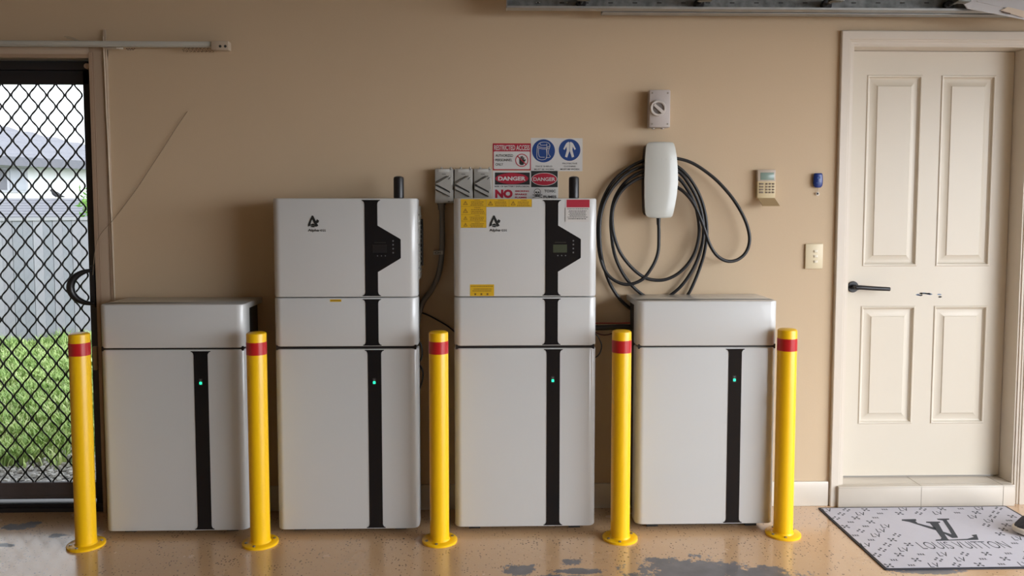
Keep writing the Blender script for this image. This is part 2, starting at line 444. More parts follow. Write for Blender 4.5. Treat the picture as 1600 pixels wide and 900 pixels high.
# diamond grille: wavy strands that touch at the nodes
m = MB()
px_ = (W(102, 400, Y=SY).x-W(74.2, 400, Y=SY).x); pz = 2*(W(60, 395, Y=SY).z-W(60, 412.4, Y=SY).z)
nodex = W(25.5, 375, Y=SY).x; nodez = W(27, 360.5, Y=SY).z
x = nodex+px_/4
while x > fr0+.07: x -= px_/2
k = 0
k0 = round((x-(nodex+px_/4))/(px_/2))
while x < xr_+.01:
    side = 1 if (k0+k) % 2 == 0 else -1
    pts = []; nst = int((zt-zb)/(pz/12))
    for i in range(nst+1):
        z = zb+(zt-zb)*i/nst; ph = 2*pi*(z-nodez)/pz
        c = cos(ph); tri = 2/pi*math.asin(max(-1, min(1, c*.985)))
        xx = x-side*(px_/4-.0026)*(.72*c+.28*tri*1.05)
        if xx > xr_: xx = xr_
        pts.append((xx, SY, z))
    m.tube(pts, lambda t_: .0033+.0011*cos(2*pi*2*(zb+(zt-zb)*t_-nodez)/pz)**4, 6, 0, cap=False)
    x += px_/2; k += 1
m.build('diamond_grille', MESHB, sd, smooth=60)
# crescent pull and latch plate
m = MB()
cx, cz = W(147, 448, Y=0).x, W(147, 448, Y=0).z; ry = (W(100, 422, Y=0).z-W(100, 474, Y=0).z)/2; rx = W(150, 448, Y=0).x-W(119, 448, Y=0).x
ou = [Vector((cx-rx*sin(pi*t), 0, cz+ry*cos(pi*t))) for t in [i/20 for i in range(21)]]
m.tube([(p.x+.004, -.012-.028*sin(pi*i/20), p.z) for i, p in enumerate(ou)], lambda t: .007+.010*sin(pi*t), 12)
m.box(cx-.012, cx+.010, -.014, .03, cz-ry-.02, cz+ry+.02, .004)
m.build('pull_handle', BLACK, sd)
# glass pane of the fixed leaf behind the grille
m = MB(); m.box(fr0+.06, fr1-.07, .098, .102, .06, SLT-.07)
gl = bpy.data.materials.new('clear_window_glass'); gl.use_nodes = True; gn = gl.node_tree.nodes; gn.clear()
go = gn.new('ShaderNodeOutputMaterial'); gt = gn.new('ShaderNodeBsdfTransparent'); gg = gn.new('ShaderNodeBsdfGlossy'); gm = gn.new('ShaderNodeMixShader'); gf = gn.new('ShaderNodeFresnel')
gt.inputs[0].default_value = (.97, .98, .98, 1); gg.inputs['Roughness'].default_value = .02; gf.inputs[0].default_value = 1.35
gl.node_tree.links.new(gf.outputs[0], gm.inputs[0]); gl.node_tree.links.new(gt.outputs[0], gm.inputs[1]); gl.node_tree.links.new(gg.outputs[0], gm.inputs[2]); gl.node_tree.links.new(gm.outputs[0], go.inputs[0])
MATS['glass'] = gl
m.build('glass_pane', gl, sd, smooth=0)
m = MB(); m.box(fr1-.07, fr1-.012, .088, .112, .03, SLT-.05, .002); m.box(fr0+.03, fr0+.06, .088, .112, .03, SLT-.05, .002)
m.box(fr0+.03, fr1-.012, .088, .112, SLT-.075, SLT-.05, .002); m.box(fr0+.03, fr1-.012, .088, .112, .03, .065, .002)
m.build('glass_frame', FRAMEB, sd)

# ------------------------------------------------------------------ storage towers
UYF, UYB, UW = -.280, -.045, .610
def rbox_shell(m, x0, x1, y0, y1, z0, z1, r=.034, e=.006, zc=.008):
    """cover with large rounded front vertical corners and a softened front rim"""
    def ring(z, ins):
        P = []
        rr = r
        for cx, a0, sg in ((x0+r, 180, 1), (x1-r, 270, 1)):
            for k in range(9):
                a = radians(a0+90*k/8)
                P.append(Vector((cx+(rr-ins)*cos(a), y0+r+(rr-ins)*sin(a), z)))
        return [Vector((x0+ins, y1, z))]+P+[Vector((x1-ins, y1, z))]
    rings = []
    for k in range(5):
        a = pi/2*k/4; rings.append(ring(z0+e*(1-sin(a)), e*(1-cos(a+0)) if 0 else e*(1-sin(a))*1.0))
    rings = [ring(z0, e), ring(z0+e*.3, e*.3), ring(z0+e, 0), ring(z1-e, 0), ring(z1-e*.3, e*.3), ring(z1, e)]
    m.loft(rings)
def stripe_poly(x0, x1, z0, z1, fl=.012, fh=.016, bump=None):
    """black strip with flared ends; bump adds the hexagonal display bulge"""
    n = 5; L_ = []; R_ = []
    def flare(side, top):
        P = []
        for k in range(n+1):
            t = k/n; a = pi/2*t
            dx = fl*(1-sin(a)); dz = fh*(1-cos(a))
            P.append((dx, dz))
        return P
    P = flare(0, 0)
    pts = []
    for dx, dz in P: pts.append((x1+dx, z0+.003+dz if dx < fl else z0+.003))
    pts = [(x1+fl, z0)]+pts
    if bump:
        bx, za, zb_, zc_, zd = bump
        pts += [(x1, za), (bx-.004, zb_-.004), (bx, zb_), (bx, zc_), (bx-.004, zc_+.004), (x1, zd)]
    up = [(x1+dx, z1-.003-dz) for dx, dz in P][::-1]
    pts += up+[(x1+fl, z1)]
    pts += [(x0-fl, z1)]+[(x0-dx, z1-.003-dz) for dx, dz in P]
    pts += [(x0-dx, z0+.003+dz) for dx, dz in P][::-1]+[(x0-fl, z0)]
    return pts
def logo(x, z, y, parent):
    m = MB(); s_ = .00118
    def P(l): return [(x+a*s_, z+b*s_) for a, b in l]
    # stylised A (units: mm), 40 wide x 40 high
    m.prism(P([(15, 40), (19, 40), (37, 3), (28, 0), (15.5, 27), (11, 16), (8, 4), (0, 0), (1, 10), (7, 25)]), y, y+.001)
    m.prism(P([(8, 4), (10, 8), (18, 12), (24, 8), (28, 0), (22, 4), (14, 4)]), y, y+.001)
    m.prism(P([(8, 0), (12, 3), (22, 3), (26, -1), (18, -2)]), y-.0002, y+.001)
    m.prism(P([(28, 20), (33, 27), (40, 22), (37, 14), (31, 13)]), y, y+.001)
    m.text('Alpha', x+.0, z-.016, .0150, y, bold=.022, align='LEFT', wd=.046)
    m.text('ess', x+.0515, z-.0155, .0090, y, bold=.0, align='LEFT', wd=.023); m.prism(disc(x+.0485, z-.015, .0013, n=8), y, y+.001)
    return m.build('brand_logo', INK, parent, smooth=0)
def warn_tri(m, cx, cz, h, y):
    a = h*1.15
    m.prism([(cx-a/2, cz-h/2), (cx+a/2, cz-h/2), (cx, cz+h/2)], y, y+.0004)
    i = .68
    m2y = y-.0003
    s0 = m.mi; m.slot(STICKY); m.prism([(cx-a/2*i*.9, cz-h/2+h*.12), (cx+a/2*i*.9, cz-h/2+h*.12), (cx, cz+h/2-h*.2)], m2y, y)
    m.mi = s0; m.prism([(cx-.001, cz-h*.05-.002), (cx+.001, cz-h*.05-.002), (cx+.0012, cz+h*.15), (cx-.0012, cz+h*.15)], y-.0006, y-.0002)
    m.prism([(cx-.001, cz-h*.32), (cx+.001, cz-h*.32), (cx+.001, cz-h*.22), (cx-.001, cz-h*.22)], y-.0006, y-.0002)
def lines(m, x0, x1, z0, z1, n, y, ragged=True, rs=None):
    r = rs or random
    for k in range(n):
        z = z1-(z1-z0)*(k+.5)/n; h = (z1-z0)/n*.42
        x = x0+(0 if not ragged else r.uniform(0, .12)*(x1-x0)); e = x1-(0 if not ragged else r.uniform(0, .15)*(x1-x0))
        while x < e:
            w_ = r.uniform(.003, .008); w_ = min(w_, e-x)
            if w_ > .001: m.prism([(x, z-h/2), (x+w_, z-h/2), (x+w_, z+h/2), (x, z+h/2)], y, y+.0003)
            x += w_+.0016
def tower(cx, z0, zb, zt, tall, label, zs=None, sx=None, bstr=None):
    X0, X1 = cx-UW/2, cx+UW/2
    t = thing('battery_cabinet', (cx, -.16, 0), label, 'battery cabinet', 'white battery storage cabinets along the wall')
    SH = UYF+.075
    # battery module
    m = MB(); rbox_shell(m, X0, X1, UYF, SH, z0, zb-(.0055 if tall else .003)); m.build('battery_cover', WHITE, t, smooth=30)
    m = MB(); m.box(X0+.012, X1-.012, SH-.002, UYB, z0+.015, zb-.002, .003)
    m.box(X0+.06, X0+.11, UYF+.05, UYB, 0, z0+.02); m.box(X1-.11, X1-.06, UYF+.05, UYB, 0, z0+.02); m.box(X0+.10, X1-.10, UYF+.07, UYF+.10, 0, z0+.02)
    m.build('battery_chassis', CHASSIS, t)
    m = MB(); m.box(X0+.007, X1-.007, UYF+.007, SH, zb-.010, zb+.010); m.build('seam_shade_plate', BLACK, t)  # black plate added in the seam, stands in for the shade of the gap
    a, b = bstr
    m = MB(); m.prism(stripe_poly(a, b, z0+.006, zb-.010), UYF-.0016, UYF+.004); st = m.build('black_stripe', GLOSSBLACK, t, smooth=0)
    lx, lz = (a+b)/2-.002, sx
    m = MB(); m.slot(BLACK).prism(rrect(lx-.0075, lx+.0075, lz-.012, lz+.018, .003, 3), UYF-.0022, UYF); m.slot(GREEN_LED).prism(rrect(lx-.0055, lx+.0055, lz-.0075, lz+.0045, .003, 3), UYF-.0030, UYF-.0021)
    m.slot(LEDW).prism(rrect(lx-.003, lx+.003, lz+.008, lz+.014, .001, 2), UYF-.0030, UYF-.0021)
    tag(m.build('status_light', None, st, smooth=0), 'small green glowing status light')
    if not tall:
        m = MB(); rbox_shell(m, X0, X1, UYF, SH, zb+.003, zt); m.box(X0+.001, X1-.001, SH-.03, -.004, zt-.026, zt, .003)
        m.build('top_cover', WHITE, t, smooth=30)
        m = MB(); m.box(X0+.012, X1-.012, SH-.002, UYB, zb, zt-.024, .002); m.build('top_chassis', CHASSIS, t)
    else:
        m = MB(); rbox_shell(m, X0, X1, UYF, SH, zb+.005, zs-.0015); m.build('middle_cover', WHITE, t, smooth=30)
        m = MB(); m.box(X0+.012, X1-.012, SH-.002, UYB, zb, zs, .002); m.build('middle_chassis', CHASSIS, t)
        m = MB(); rbox_shell(m, X0, X1, UYF, SH, zs+.0015, zt); m.build('inverter_cover', WHITE, t, smooth=30)
        m = MB(); m.box(X0+.004, X1-.0015, SH-.002, UYB-.018, zs+.065, zt-.032, .003)
        for k in range(14):
            z = zs+.08+k*.02
            m.box(X1-.002, X1+.0015, SH+.02, UYB-.03, z, z+.006)
        m.box(X0+.01, X1-.01, SH-.002, UYB-.018, zt-.05, zt-.004, .002)
        ch_ = m.build('inverter_chassis', SIDEPANEL, t)
        m = MB()
        for z in (zt-.07, zt-.20, zt-.30): m.revolve([(.001, 0), (.004, 0), (.004, .0035), (.001, .0035)], (X1-.002, SH+.008, z), 8, 'X')
        m.build('side_screws', DARKG, ch_)
        m = MB(); m.box(X1-.001, X1+.008, UYB-.05, UYB-.018, zs+.12, zt-.09, .002); m.build('side_bracket', BLACK, t)
    return t, X0, X1
def lamp_z(px, py): return W(px, py, Y=UYF).z
u1, *_ = tower(-1.3515, .022, .812, 1.001, False, 'short white cabinet nearest the screened glass door, behind the leftmost yellow bollard', sx=lamp_z(313, 598), bstr=(-1.3515+.090, -1.3515+.149))
# two tall towers
ZS, ZT, ZBB = 1.029, 1.449, .814
def tall_details(t, X0, lcd_on):
    a, b = X0+.390, X0+.444
    m = MB(); m.prism(stripe_poly(a, b, ZBB+.009, ZS-.007), UYF-.0016, UYF+.004); m.build('middle_stripe', GLOSSBLACK, t, smooth=0)
    m = MB(); m.prism(stripe_poly(a, b, ZS+.006, ZT-.007, bump=(X0+.541, ZS+.108, ZS+.168, ZS+.246, ZS+.305)), UYF-.0016, UYF+.004)
    pnl = m.build('display_panel', GLOSSBLACK, t, smooth=0)
    y = UYF-.0022
    m = MB(); m.slot(LCDON if lcd_on else BLACK).prism([(X0+.423, ZS+.190), (X0+.482, ZS+.190), (X0+.482, ZS+.224), (X0+.423, ZS+.224)], y, UYF)
    m.slot(mat('dark_screen_rim', (.03, .035, .03), .3)).prism([(X0+.430, ZS+.232), (X0+.478, ZS+.232), (X0+.478, ZS+.234), (X0+.430, ZS+.234)], y, UYF)
    m.build('lcd_screen', None, pnl, smooth=0)
    m = MB()
    for k in range(3): m.prism(disc(X0+.443+k*.0165, ZS+.177, .0026, n=10), y, UYF)
    m.build('button_row', LEDW, pnl, smooth=0); m = MB()
    for k, z in enumerate((.240, .224, .207, .190)):
        m.prism(rrect(X0+.509-.003, X0+.509+.003, ZS+z-.0032, ZS+z+.0032, .001, 2), y, UYF)
    m.build('icon_column', LEDW, pnl, smooth=0)
    logo(X0+.152, ZS+.300, UYF-.0012, t)
    m = MB(); ax, ay = X0+.522, -.17
    m.revolve([(.001, 0), (.020, 0), (.020, .008), (.0225, .010), (.0225, .092), (.0205, .099), (.012, .103), (.001, .104)], (ax, ay, ZT-.006), 28)
    tag(m.build('antenna', BLACK, t), 'black rounded wireless antenna stub on top')
u2, X0, X1 = tower(-.618, .022, ZBB, ZT, True, 'tall white inverter cabinet with no warning stickers, second from the glass door', zs=ZS, sx=lamp_z(583, 597), bstr=(-.618+.092, -.618+.149))
tall_details(u2, X0, False)
m = MB(); m.slot(STICKY).prism([(X0+.240, ZS-.018), (X0+.288, ZS-.018), (X0+.288, ZS-.008), (X0+.240, ZS-.008)], UYF-.0006, UYF)
m.slot(INKY); lines(m, X0+.244, X0+.284, ZS-.016, ZS-.010, 1, UYF-.001, False)
tag(m.build('small_sticker', None, u2, smooth=0), 'tiny yellow label under the seam')
u3, X0, X1 = tower(.146, .026, ZBB, ZT, True, 'tall white inverter cabinet with yellow and red warning stickers on its front', zs=ZS, sx=lamp_z(864, 594), bstr=(.146+.092, .146+.149))
tall_details(u3, X0, True)
# stickers of the third cabinet
def uq(px, py): p = W(px, py, Y=UYF); return p.x, p.z
def sticker(px0, py0, px1, py1, name, matr, t, rows=None, cells=None, label=None):
    x0, z1 = uq(px0, py0); x1, z0 = uq(px1, py1); y = UYF-.0006
    m = MB(); m.slot(matr).prism([(x0, z0), (x1, z0), (x1, z1), (x0, z1)], y, UYF+.0002)
    m.slot(INKY); rs = random.Random(int(px0*7+py0))
    for (cx0, cz0, cx1, cz1) in cells or []:
        a0 = x0+(x1-x0)*cx0; a1 = x0+(x1-x0)*cx1; b1 = z1-(z1-z0)*cz0; b0 = z1-(z1-z0)*cz1
        m.prism([(a1-.0008, b0), (a1, b0), (a1, b1), (a1-.0008, b1)], y-.0003, y)
        m.prism([(a0, b0), (a1, b0), (a1, b0+.0008), (a0, b0+.0008)], y-.0003, y)
        h = (b1-b0)
        warn_tri(m, a0+(a1-a0)*.18, (b0+b1)/2, min(h*.55, .02), y-.0004)
        m.slot(INKY); m.text('WARNING', a0+(a1-a0)*.64, b1-h*.14, h*.12, y-.0001, bold=.02)
        lines(m, a0+(a1-a0)*.34, a1-(a1-a0)*.06, b0+h*.08, b1-h*.28, 3, y-.0003, True, rs)
    o = m.build(name, None, t, smooth=0)
    if label: tag(o, label)
    return o
sticker(720, 311, 760, 356, 'warning_sticker', STICKY, u3, cells=[(0, 0, 1, .26), (0, .26, 1, .54), (0, .54, 1, .77), (0, .77, 1, 1)], label='column of yellow warning stickers')
sticker(760, 311, 831, 323.5, 'warning_sticker', STICKY, u3, cells=[(0, 0, .5, 1), (.5, 0, 1, 1)], label='row of yellow warning stickers along the top edge')
x0, z1 = uq(734.5, 444.5); x1, z0 = uq(772, 462.5)
m = MB(); m.slot(STICKY).prism([(x0, z0), (x1, z0), (x1, z1), (x0, z1)], UYF-.0006, UYF+.0002); m.slot(INKY)
lines(m, x0+.003, x1-.003, z1-.011, z1-.004, 1, UYF-.001, False); lines(m, x0+.006, x1-.006, z0+.018, z1-.016, 2, UYF-.001)
for k in range(3): m.prism(rrect(x0+.018+k*.026, x0+.026+k*.026, z0+.004, z0+.012, .001, 2), UYF-.001, UYF)
tag(m.build('caution_sticker', None, u3, smooth=0), 'yellow notice sticker low on the inverter cover')
x0, z1 = uq(886, 312); x1, z0 = uq(921, 347); zm = uq(886, 324)[1]
m = MB(); m.slot(LABELW).prism([(x0-.006, z0), (x1, z0), (x1, z1), (x0-.006, z1)], UYF-.0006, UYF+.0002)
m.slot(STICKR).prism([(x0-.002, zm), (x1, zm), (x1, z1), (x0-.002, z1)], UYF-.0009, UYF-.0004)
m.slot(INK).prism([(x0-.009, z0+.002), (x0-.0075, z0+.002), (x0-.0075, zm-.002), (x0-.009, zm-.002)], UYF-.0009, UYF)
lines(m, x0, x1-.004, zm-.009, zm-.003, 1, UYF-.001, False); lines(m, x0+.002, x1-.006, zm-.044, zm-.012, 6, UYF-.001); lines(m, x0, x1-.014, z0+.010, z0+.018, 1, UYF-.001)
tag(m.build('shutdown_sticker', None, u3, smooth=0), 'white procedure sticker with a red header')
u4, *_ = tower(.931, .029, .812, 1.009, False, 'short white cabinet right of the stickered tower, below the coiled charging cable', sx=lamp_z(1148, 593), bstr=(.931+.093, .931+.150))

# ------------------------------------------------------------------ bollards
def bollard(loc, label):
    x, y = loc; H = .896; R_ = .0405
    t = thing('bollard', (x, y, 0), label, 'bollard', 'yellow steel bollards in front of the cabinets')
    m = MB(); m.revolve([(.001, .006), (R_, .006), (R_, H-.010), (R_*.97, H-.005), (R_*.8, H-.001), (.001, H)], (x, y, 0), 40)
    m.build('post', YEL, t)
    m = MB(); m.revolve([(.001, 0), (.074, 0), (.0745, .002), (.0745, .008), (.072, .010), (R_+.004, .010), (R_, .016), (.001, .016)], (x, y, 0), 40); bp_ = m.build('base_plate', YEL, t)
    m = MB()
    for k in range(40):
        pass
    zc = H-.066
    m.loft([[Vector((x+(R_+dr)*cos(2*pi*i/40), y+(R_+dr)*sin(2*pi*i/40), z)) for i in range(40)] for dr, z in ((-.001, zc-.026), (.0008, zc-.026), (.0008, zc+.026), (-.001, zc+.026))], cap=False)
    tag(m.build('tape_band', RED, t), 'red reflective band near the top')
    for a in (25, 115, 205, 260):
        m = MB(); bx, by = x+.058*cos(radians(a)), y+.058*sin(radians(a))
        m.revolve([(.001, .009), (.0062, .009), (.0062, .014), (.001, .0145)], (bx, by, 0), 6); m.build('bolt', BOLT, t)
    return t
B = bollard((-1.6948, -.362), 'leftmost yellow bollard with red band, in front of the screened glass door')
for x, y, lb in ((-.972, -.360, 'yellow bollard with red band between the leftmost short cabinet and the plain tall tower'),
                 (-.2195, -.356, 'middle yellow bollard with red band, between the two tall cabinets'),
                 (.5485, -.350, 'yellow bollard with red band between the stickered tower and the right short cabinet'),
                 (1.2600, -.325, 'rightmost yellow bollard with red band, nearest the doormat')):
    c = copy_tree(B); c.location = (x, y, 0); c['label'] = lb

# ------------------------------------------------------------------ wall signs
def rect_px(px0, py0, px1, py1, Y=0):
    a = W(px0, py0, Y=Y); b = W(px1, py1, Y=Y); return a.x, b.x, b.z, a.z
def sign(name, r, matr, label, group='safety signs stuck on the wall'):
    x0, x1, z0, z1 = r
    t = thing(name, ((x0+x1)/2, 0, z0), label, 'sign', group)
    m = MB(); m.prism([(x0, z0), (x1, z0), (x1, z1), (x0, z1)], -.0012, 0); m.build('sign_plate', matr, t, smooth=0)
    return t
Y1, Y2, Y3 = -.0018, -.0024, -.0030
def pr(m, mt, poly, y): m.slot(mt).prism(poly, y, y+.0008); return m
def rc(x0, x1, z0, z1): return [(x0, z0), (x1, z0), (x1, z1), (x0, z1)]
# restricted access
x0, x1, z0, z1 = r = rect_px(770, 224, 829.5, 266)
t = sign('restricted_access_sign', r, STICKR, 'red and white restricted access sign with a barred hand, left of the blue symbols')
wx, h = x1-x0, z1-z0
m = MB(); pr(m, LABELW, rrect(x0+.0045, x1-.0045, z0+.005, z1-h*.30, .004, 3), Y1); m.build('white_field', LABELW, t, smooth=0)
m = MB(); m.text('RESTRICTED ACCESS', (x0+x1)/2, z1-h*.16, h*.19, Y2, bold=.012, wd=wx*.93); m.build('header_lettering', LABELW, t, smooth=0)
m = MB()
for k, s_ in enumerate(('AUTHORIZED', 'PERSONNEL', 'ONLY')): m.text(s_, x0+wx*.07, z1-h*(.455+k*.165), h*.10, Y2, bold=.012, align='LEFT', wd=wx*(.46, .44, .20)[k])
m.build('body_lettering', INK, t, smooth=0)
hcx, hcz, hr = x0+wx*.76, z0+h*.37, h*.245
m = MB()
m.slot(STICKR).loft([[Vector((hcx+q*cos(2*pi*i/40), yy, hcz+q*sin(2*pi*i/40))) for i in range(40)] for q, yy in ((hr, Y2), (hr*.87, Y2), (hr*.87, Y2+.0006), (hr, Y2+.0006), (hr, Y2))], cap=False)
m.slot(INK)
hs = hr*.9
m.prism([(hcx-hs*.42, hcz-hs*.55), (hcx-hs*.2, hcz-hs*.8), (hcx+hs*.25, hcz-hs*.8), (hcx+hs*.45, hcz-hs*.45), (hcx+hs*.42, hcz+hs*.1), (hcx-hs*.42, hcz+hs*.1)], Y2, Y2+.0006)
for k, (fx, ft) in enumerate(((-.34, .48), (-.12, .70), (.10, .74), (.32, .55))):
    m.prism(rrect(hcx+hs*(fx-.085), hcx+hs*(fx+.085), hcz, hcz+hs*ft, hs*.08, 3), Y2, Y2+.0006)
m.prism([(hcx+hs*.35, hcz-hs*.4), (hcx+hs*.70, hcz+hs*.05), (hcx+hs*.62, hcz+hs*.22), (hcx+hs*.35, hcz-hs*.05)], Y2, Y2+.0006)
m.slot(STICKR).prism([(hcx-hr*.68, hcz+hr*.58), (hcx-hr*.58, hcz+hr*.68), (hcx+hr*.68, hcz-hr*.58), (hcx+hr*.58, hcz-hr*.68)], Y3, Y3+.0006)
m.build('hand_symbol', None, t, smooth=0)
# face shield
x0, x1, z0, z1 = r = rect_px(829.5, 215.5, 870.5, 268)
t = sign('face_shield_sign', r, LABELW, 'white sign with blue disc showing a face shield, touching the red bordered sign')
wx, h = x1-x0, z1-z0; cx, cz, cr = x0+wx*.48, z1-h*.385, wx*.435
m = MB(); pr(m, BLUE, disc(cx, cz, cr), Y1); m.build('blue_disc', BLUE, t, smooth=0)
m = MB()
def ln(pts, r_=.0012): m.tube([(cx+a*cr, Y2, cz+b*cr) for a, b in pts], r_, 5, 3)
ln([(-.52, .42), (-.45, .58), (-.25, .72), (.1, .76), (.4, .70), (.55, .5), (.52, .25)])
ln([(-.55, .30), (-.52, .42), (-.2, .30), (.2, .28), (.52, .42)]); ln([(-.55, .30), (-.2, .18), (.2, .16), (.5, .25)])
ln([(-.55, .30), (-.58, -.1), (-.55, -.62), (-.2, -.78), (.12, -.74), (.26, -.6), (.28, -.2), (.24, .16)])
ln([(-.42, .2), (-.45, -.1), (-.36, -.5), (-.1, -.55), (.1, -.55)])
ln([(.28, .62), (.3, .1), (.3, -.4)]); ln([(.5, .25), (.42, -.1), (.48, -.35), (.6, -.5), (.4, -.6), (.2, -.55)])
ln([(-.3, .68), (-.25, .5), (.3, .5)])
m.build('shield_symbol', LABELW, t)
m = MB(); m.text('FACE SHIELD', (x0+x1)/2, z0+h*.155, h*.045, Y1, bold=.015, wd=wx*.62); m.text('MUST BE WORN', (x0+x1)/2, z0+h*.065, h*.045, Y1, bold=.015, wd=wx*.74)
m.build('lettering', INK, t, smooth=0)
# protective clothing
x0, x1, z0, z1 = r = rect_px(870.5, 216, 910, 267.5)
t = sign('protective_clothing_sign', r, LABELW, 'white sign with blue disc showing protective overalls, topmost and rightmost of the signs')
wx, h = x1-x0, z1-z0; cx, cz, cr = x0+wx*.49, z1-h*.355, wx*.425
m = MB(); pr(m, BLUE, disc(cx, cz, cr), Y1); m.build('blue_disc', BLUE, t, smooth=0)
m = MB(); s_ = cr
for sg in (-1, 1):
    m.prism([(cx+sg*a*s_, cz+b*s_) for a, b in ((.02, .70), (.12, .74), (.30, .62), (.40, .45), (.58, .08), (.46, .0), (.28, .32), (.26, -.02), (.42, -.62), (.22, -.70), (.02, -.10))], Y2, Y2+.0006)
m.build('overalls_symbol', LABELW, t, smooth=0)
m = MB()
for k, (s_, q) in enumerate((('PROTECTIVE', .58), ('CLOTHING', .46), ('MUST BE WORN', .74))): m.text(s_, (x0+x1)/2, z0+h*(.235-.088*k), h*.045, Y1, bold=.015, wd=wx*q)
m.build('lettering', INK, t, smooth=0)
# danger 1
x0, x1, z0, z1 = r = rect_px(770, 267, 829.5, 319)
t = sign('battery_danger_sign', r, LABELW, 'danger sign with oval over the word NO, beside the grey switch boxes')
wx, h = x1-x0, z1-z0
def frac(py, a=267, b=319): return z1-h*(py-a)/(b-a)
m = MB(); pr(m, INK, rc(x0+wx*.055, x1-wx*.03, frac(288.5), frac(269.5)), Y1); m.build('black_field', INK, t, smooth=0)
ox, oz = x0+wx*.50, frac(279)
m = MB(); pr(m, STICKR, disc(ox, oz, wx*.43, h*.165), Y2); m.build('red_oval', STICKR, t, smooth=0)
m = MB(); m.text('DANGER', ox, oz, h*.125, Y3, bold=.04, wd=wx*.72); m.build('danger_lettering', LABELW, t, smooth=0)
m = MB(); m.slot(INK).text('RISK OF BATTERY EXPLOSION', ox, frac(291.3), h*.042, Y1, bold=.03, wd=wx*.90)
m.slot(STICKR).text('NO', x0+wx*.29, frac(302.8), h*.26, Y1, bold=.06, wd=wx*.46)
for k, s_ in enumerate(('SMOKING', 'SPARKS', 'FLAMES')): m.text(s_, x0+wx*.58, frac(298.6+5*k), h*.052, Y1, bold=.04, align='LEFT', wd=wx*(.37, .31, .31)[k])
m.build('lettering', None, t, smooth=0)
# danger 2
x0, x1, z0, z1 = r = rect_px(829.5, 267, 872, 319)
t = sign('toxic_fumes_sign', r, LABELW, 'danger sign with skull and toxic fumes wording, under the face shield sign')
wx, h = x1-x0, z1-z0
m = MB(); pr(m, INK, rc(x0+wx*.01, x1-wx*.02, frac(292.5), frac(267.8)), Y1); m.build('black_field', INK, t, smooth=0)
ox, oz = x0+wx*.49, frac(280)
m = MB(); pr(m, LABELW, disc(ox, oz, wx*.475, h*.195), Y2+.0004); pr(m, STICKR, disc(ox, oz, wx*.455, h*.18), Y2); m.build('red_oval', None, t, smooth=0)
m = MB(); m.text('DANGER', ox, oz, h*.11, Y3, bold=.02, wd=wx*.80); m.build('danger_lettering', LABELW, t, smooth=0)
m = MB(); m.text('TOXIC', x0+wx*.70, frac(298.5), h*.08, Y1, bold=.03, wd=wx*.42); m.text('FUMES', x0+wx*.70, frac(307.5), h*.08, Y1, bold=.03, wd=wx*.47)
m.build('lettering', INK, t, smooth=0)
kx, kz, kr = x0+wx*.24, frac(301), wx*.12
m = MB(); m.slot(INK).prism(disc(kx, kz+kr*.2, kr*1.05, kr*1.05, 24), Y1, Y1+.0006); m.prism(rc(kx-kr*.55, kx+kr*.55, kz-kr*1.2, kz-kr*.3), Y1, Y1+.0006)
m.slot(LABELW).prism(disc(kx, kz+kr*.2, kr*.9, kr*.9, 24), Y2, Y1); m.prism(rc(kx-kr*.42, kx+kr*.42, kz-kr*1.05, kz-kr*.3), Y2, Y1)
m.slot(INK)
for sg in (-1, 1): m.prism(disc(kx+sg*kr*.38, kz+kr*.1, kr*.27, kr*.25, 12), Y3, Y2)
m.prism([(kx-kr*.12, kz-kr*.35), (kx+kr*.12, kz-kr*.35), (kx, kz-kr*.1)], Y3, Y2)
for q in (-.25, 0, .25): m.prism(rc(kx+kr*q-kr*.04, kx+kr*q+kr*.04, kz-kr*1.0, kz-kr*.6), Y3, Y2)
for sg in (-1, 1): m.tube([(kx-sg*kr*1.5, Y2, kz-kr*1.5), (kx+sg*kr*1.5, Y2, kz-kr*.6)], .0015, 5)
m.build('skull_symbol', None, t, smooth=0)

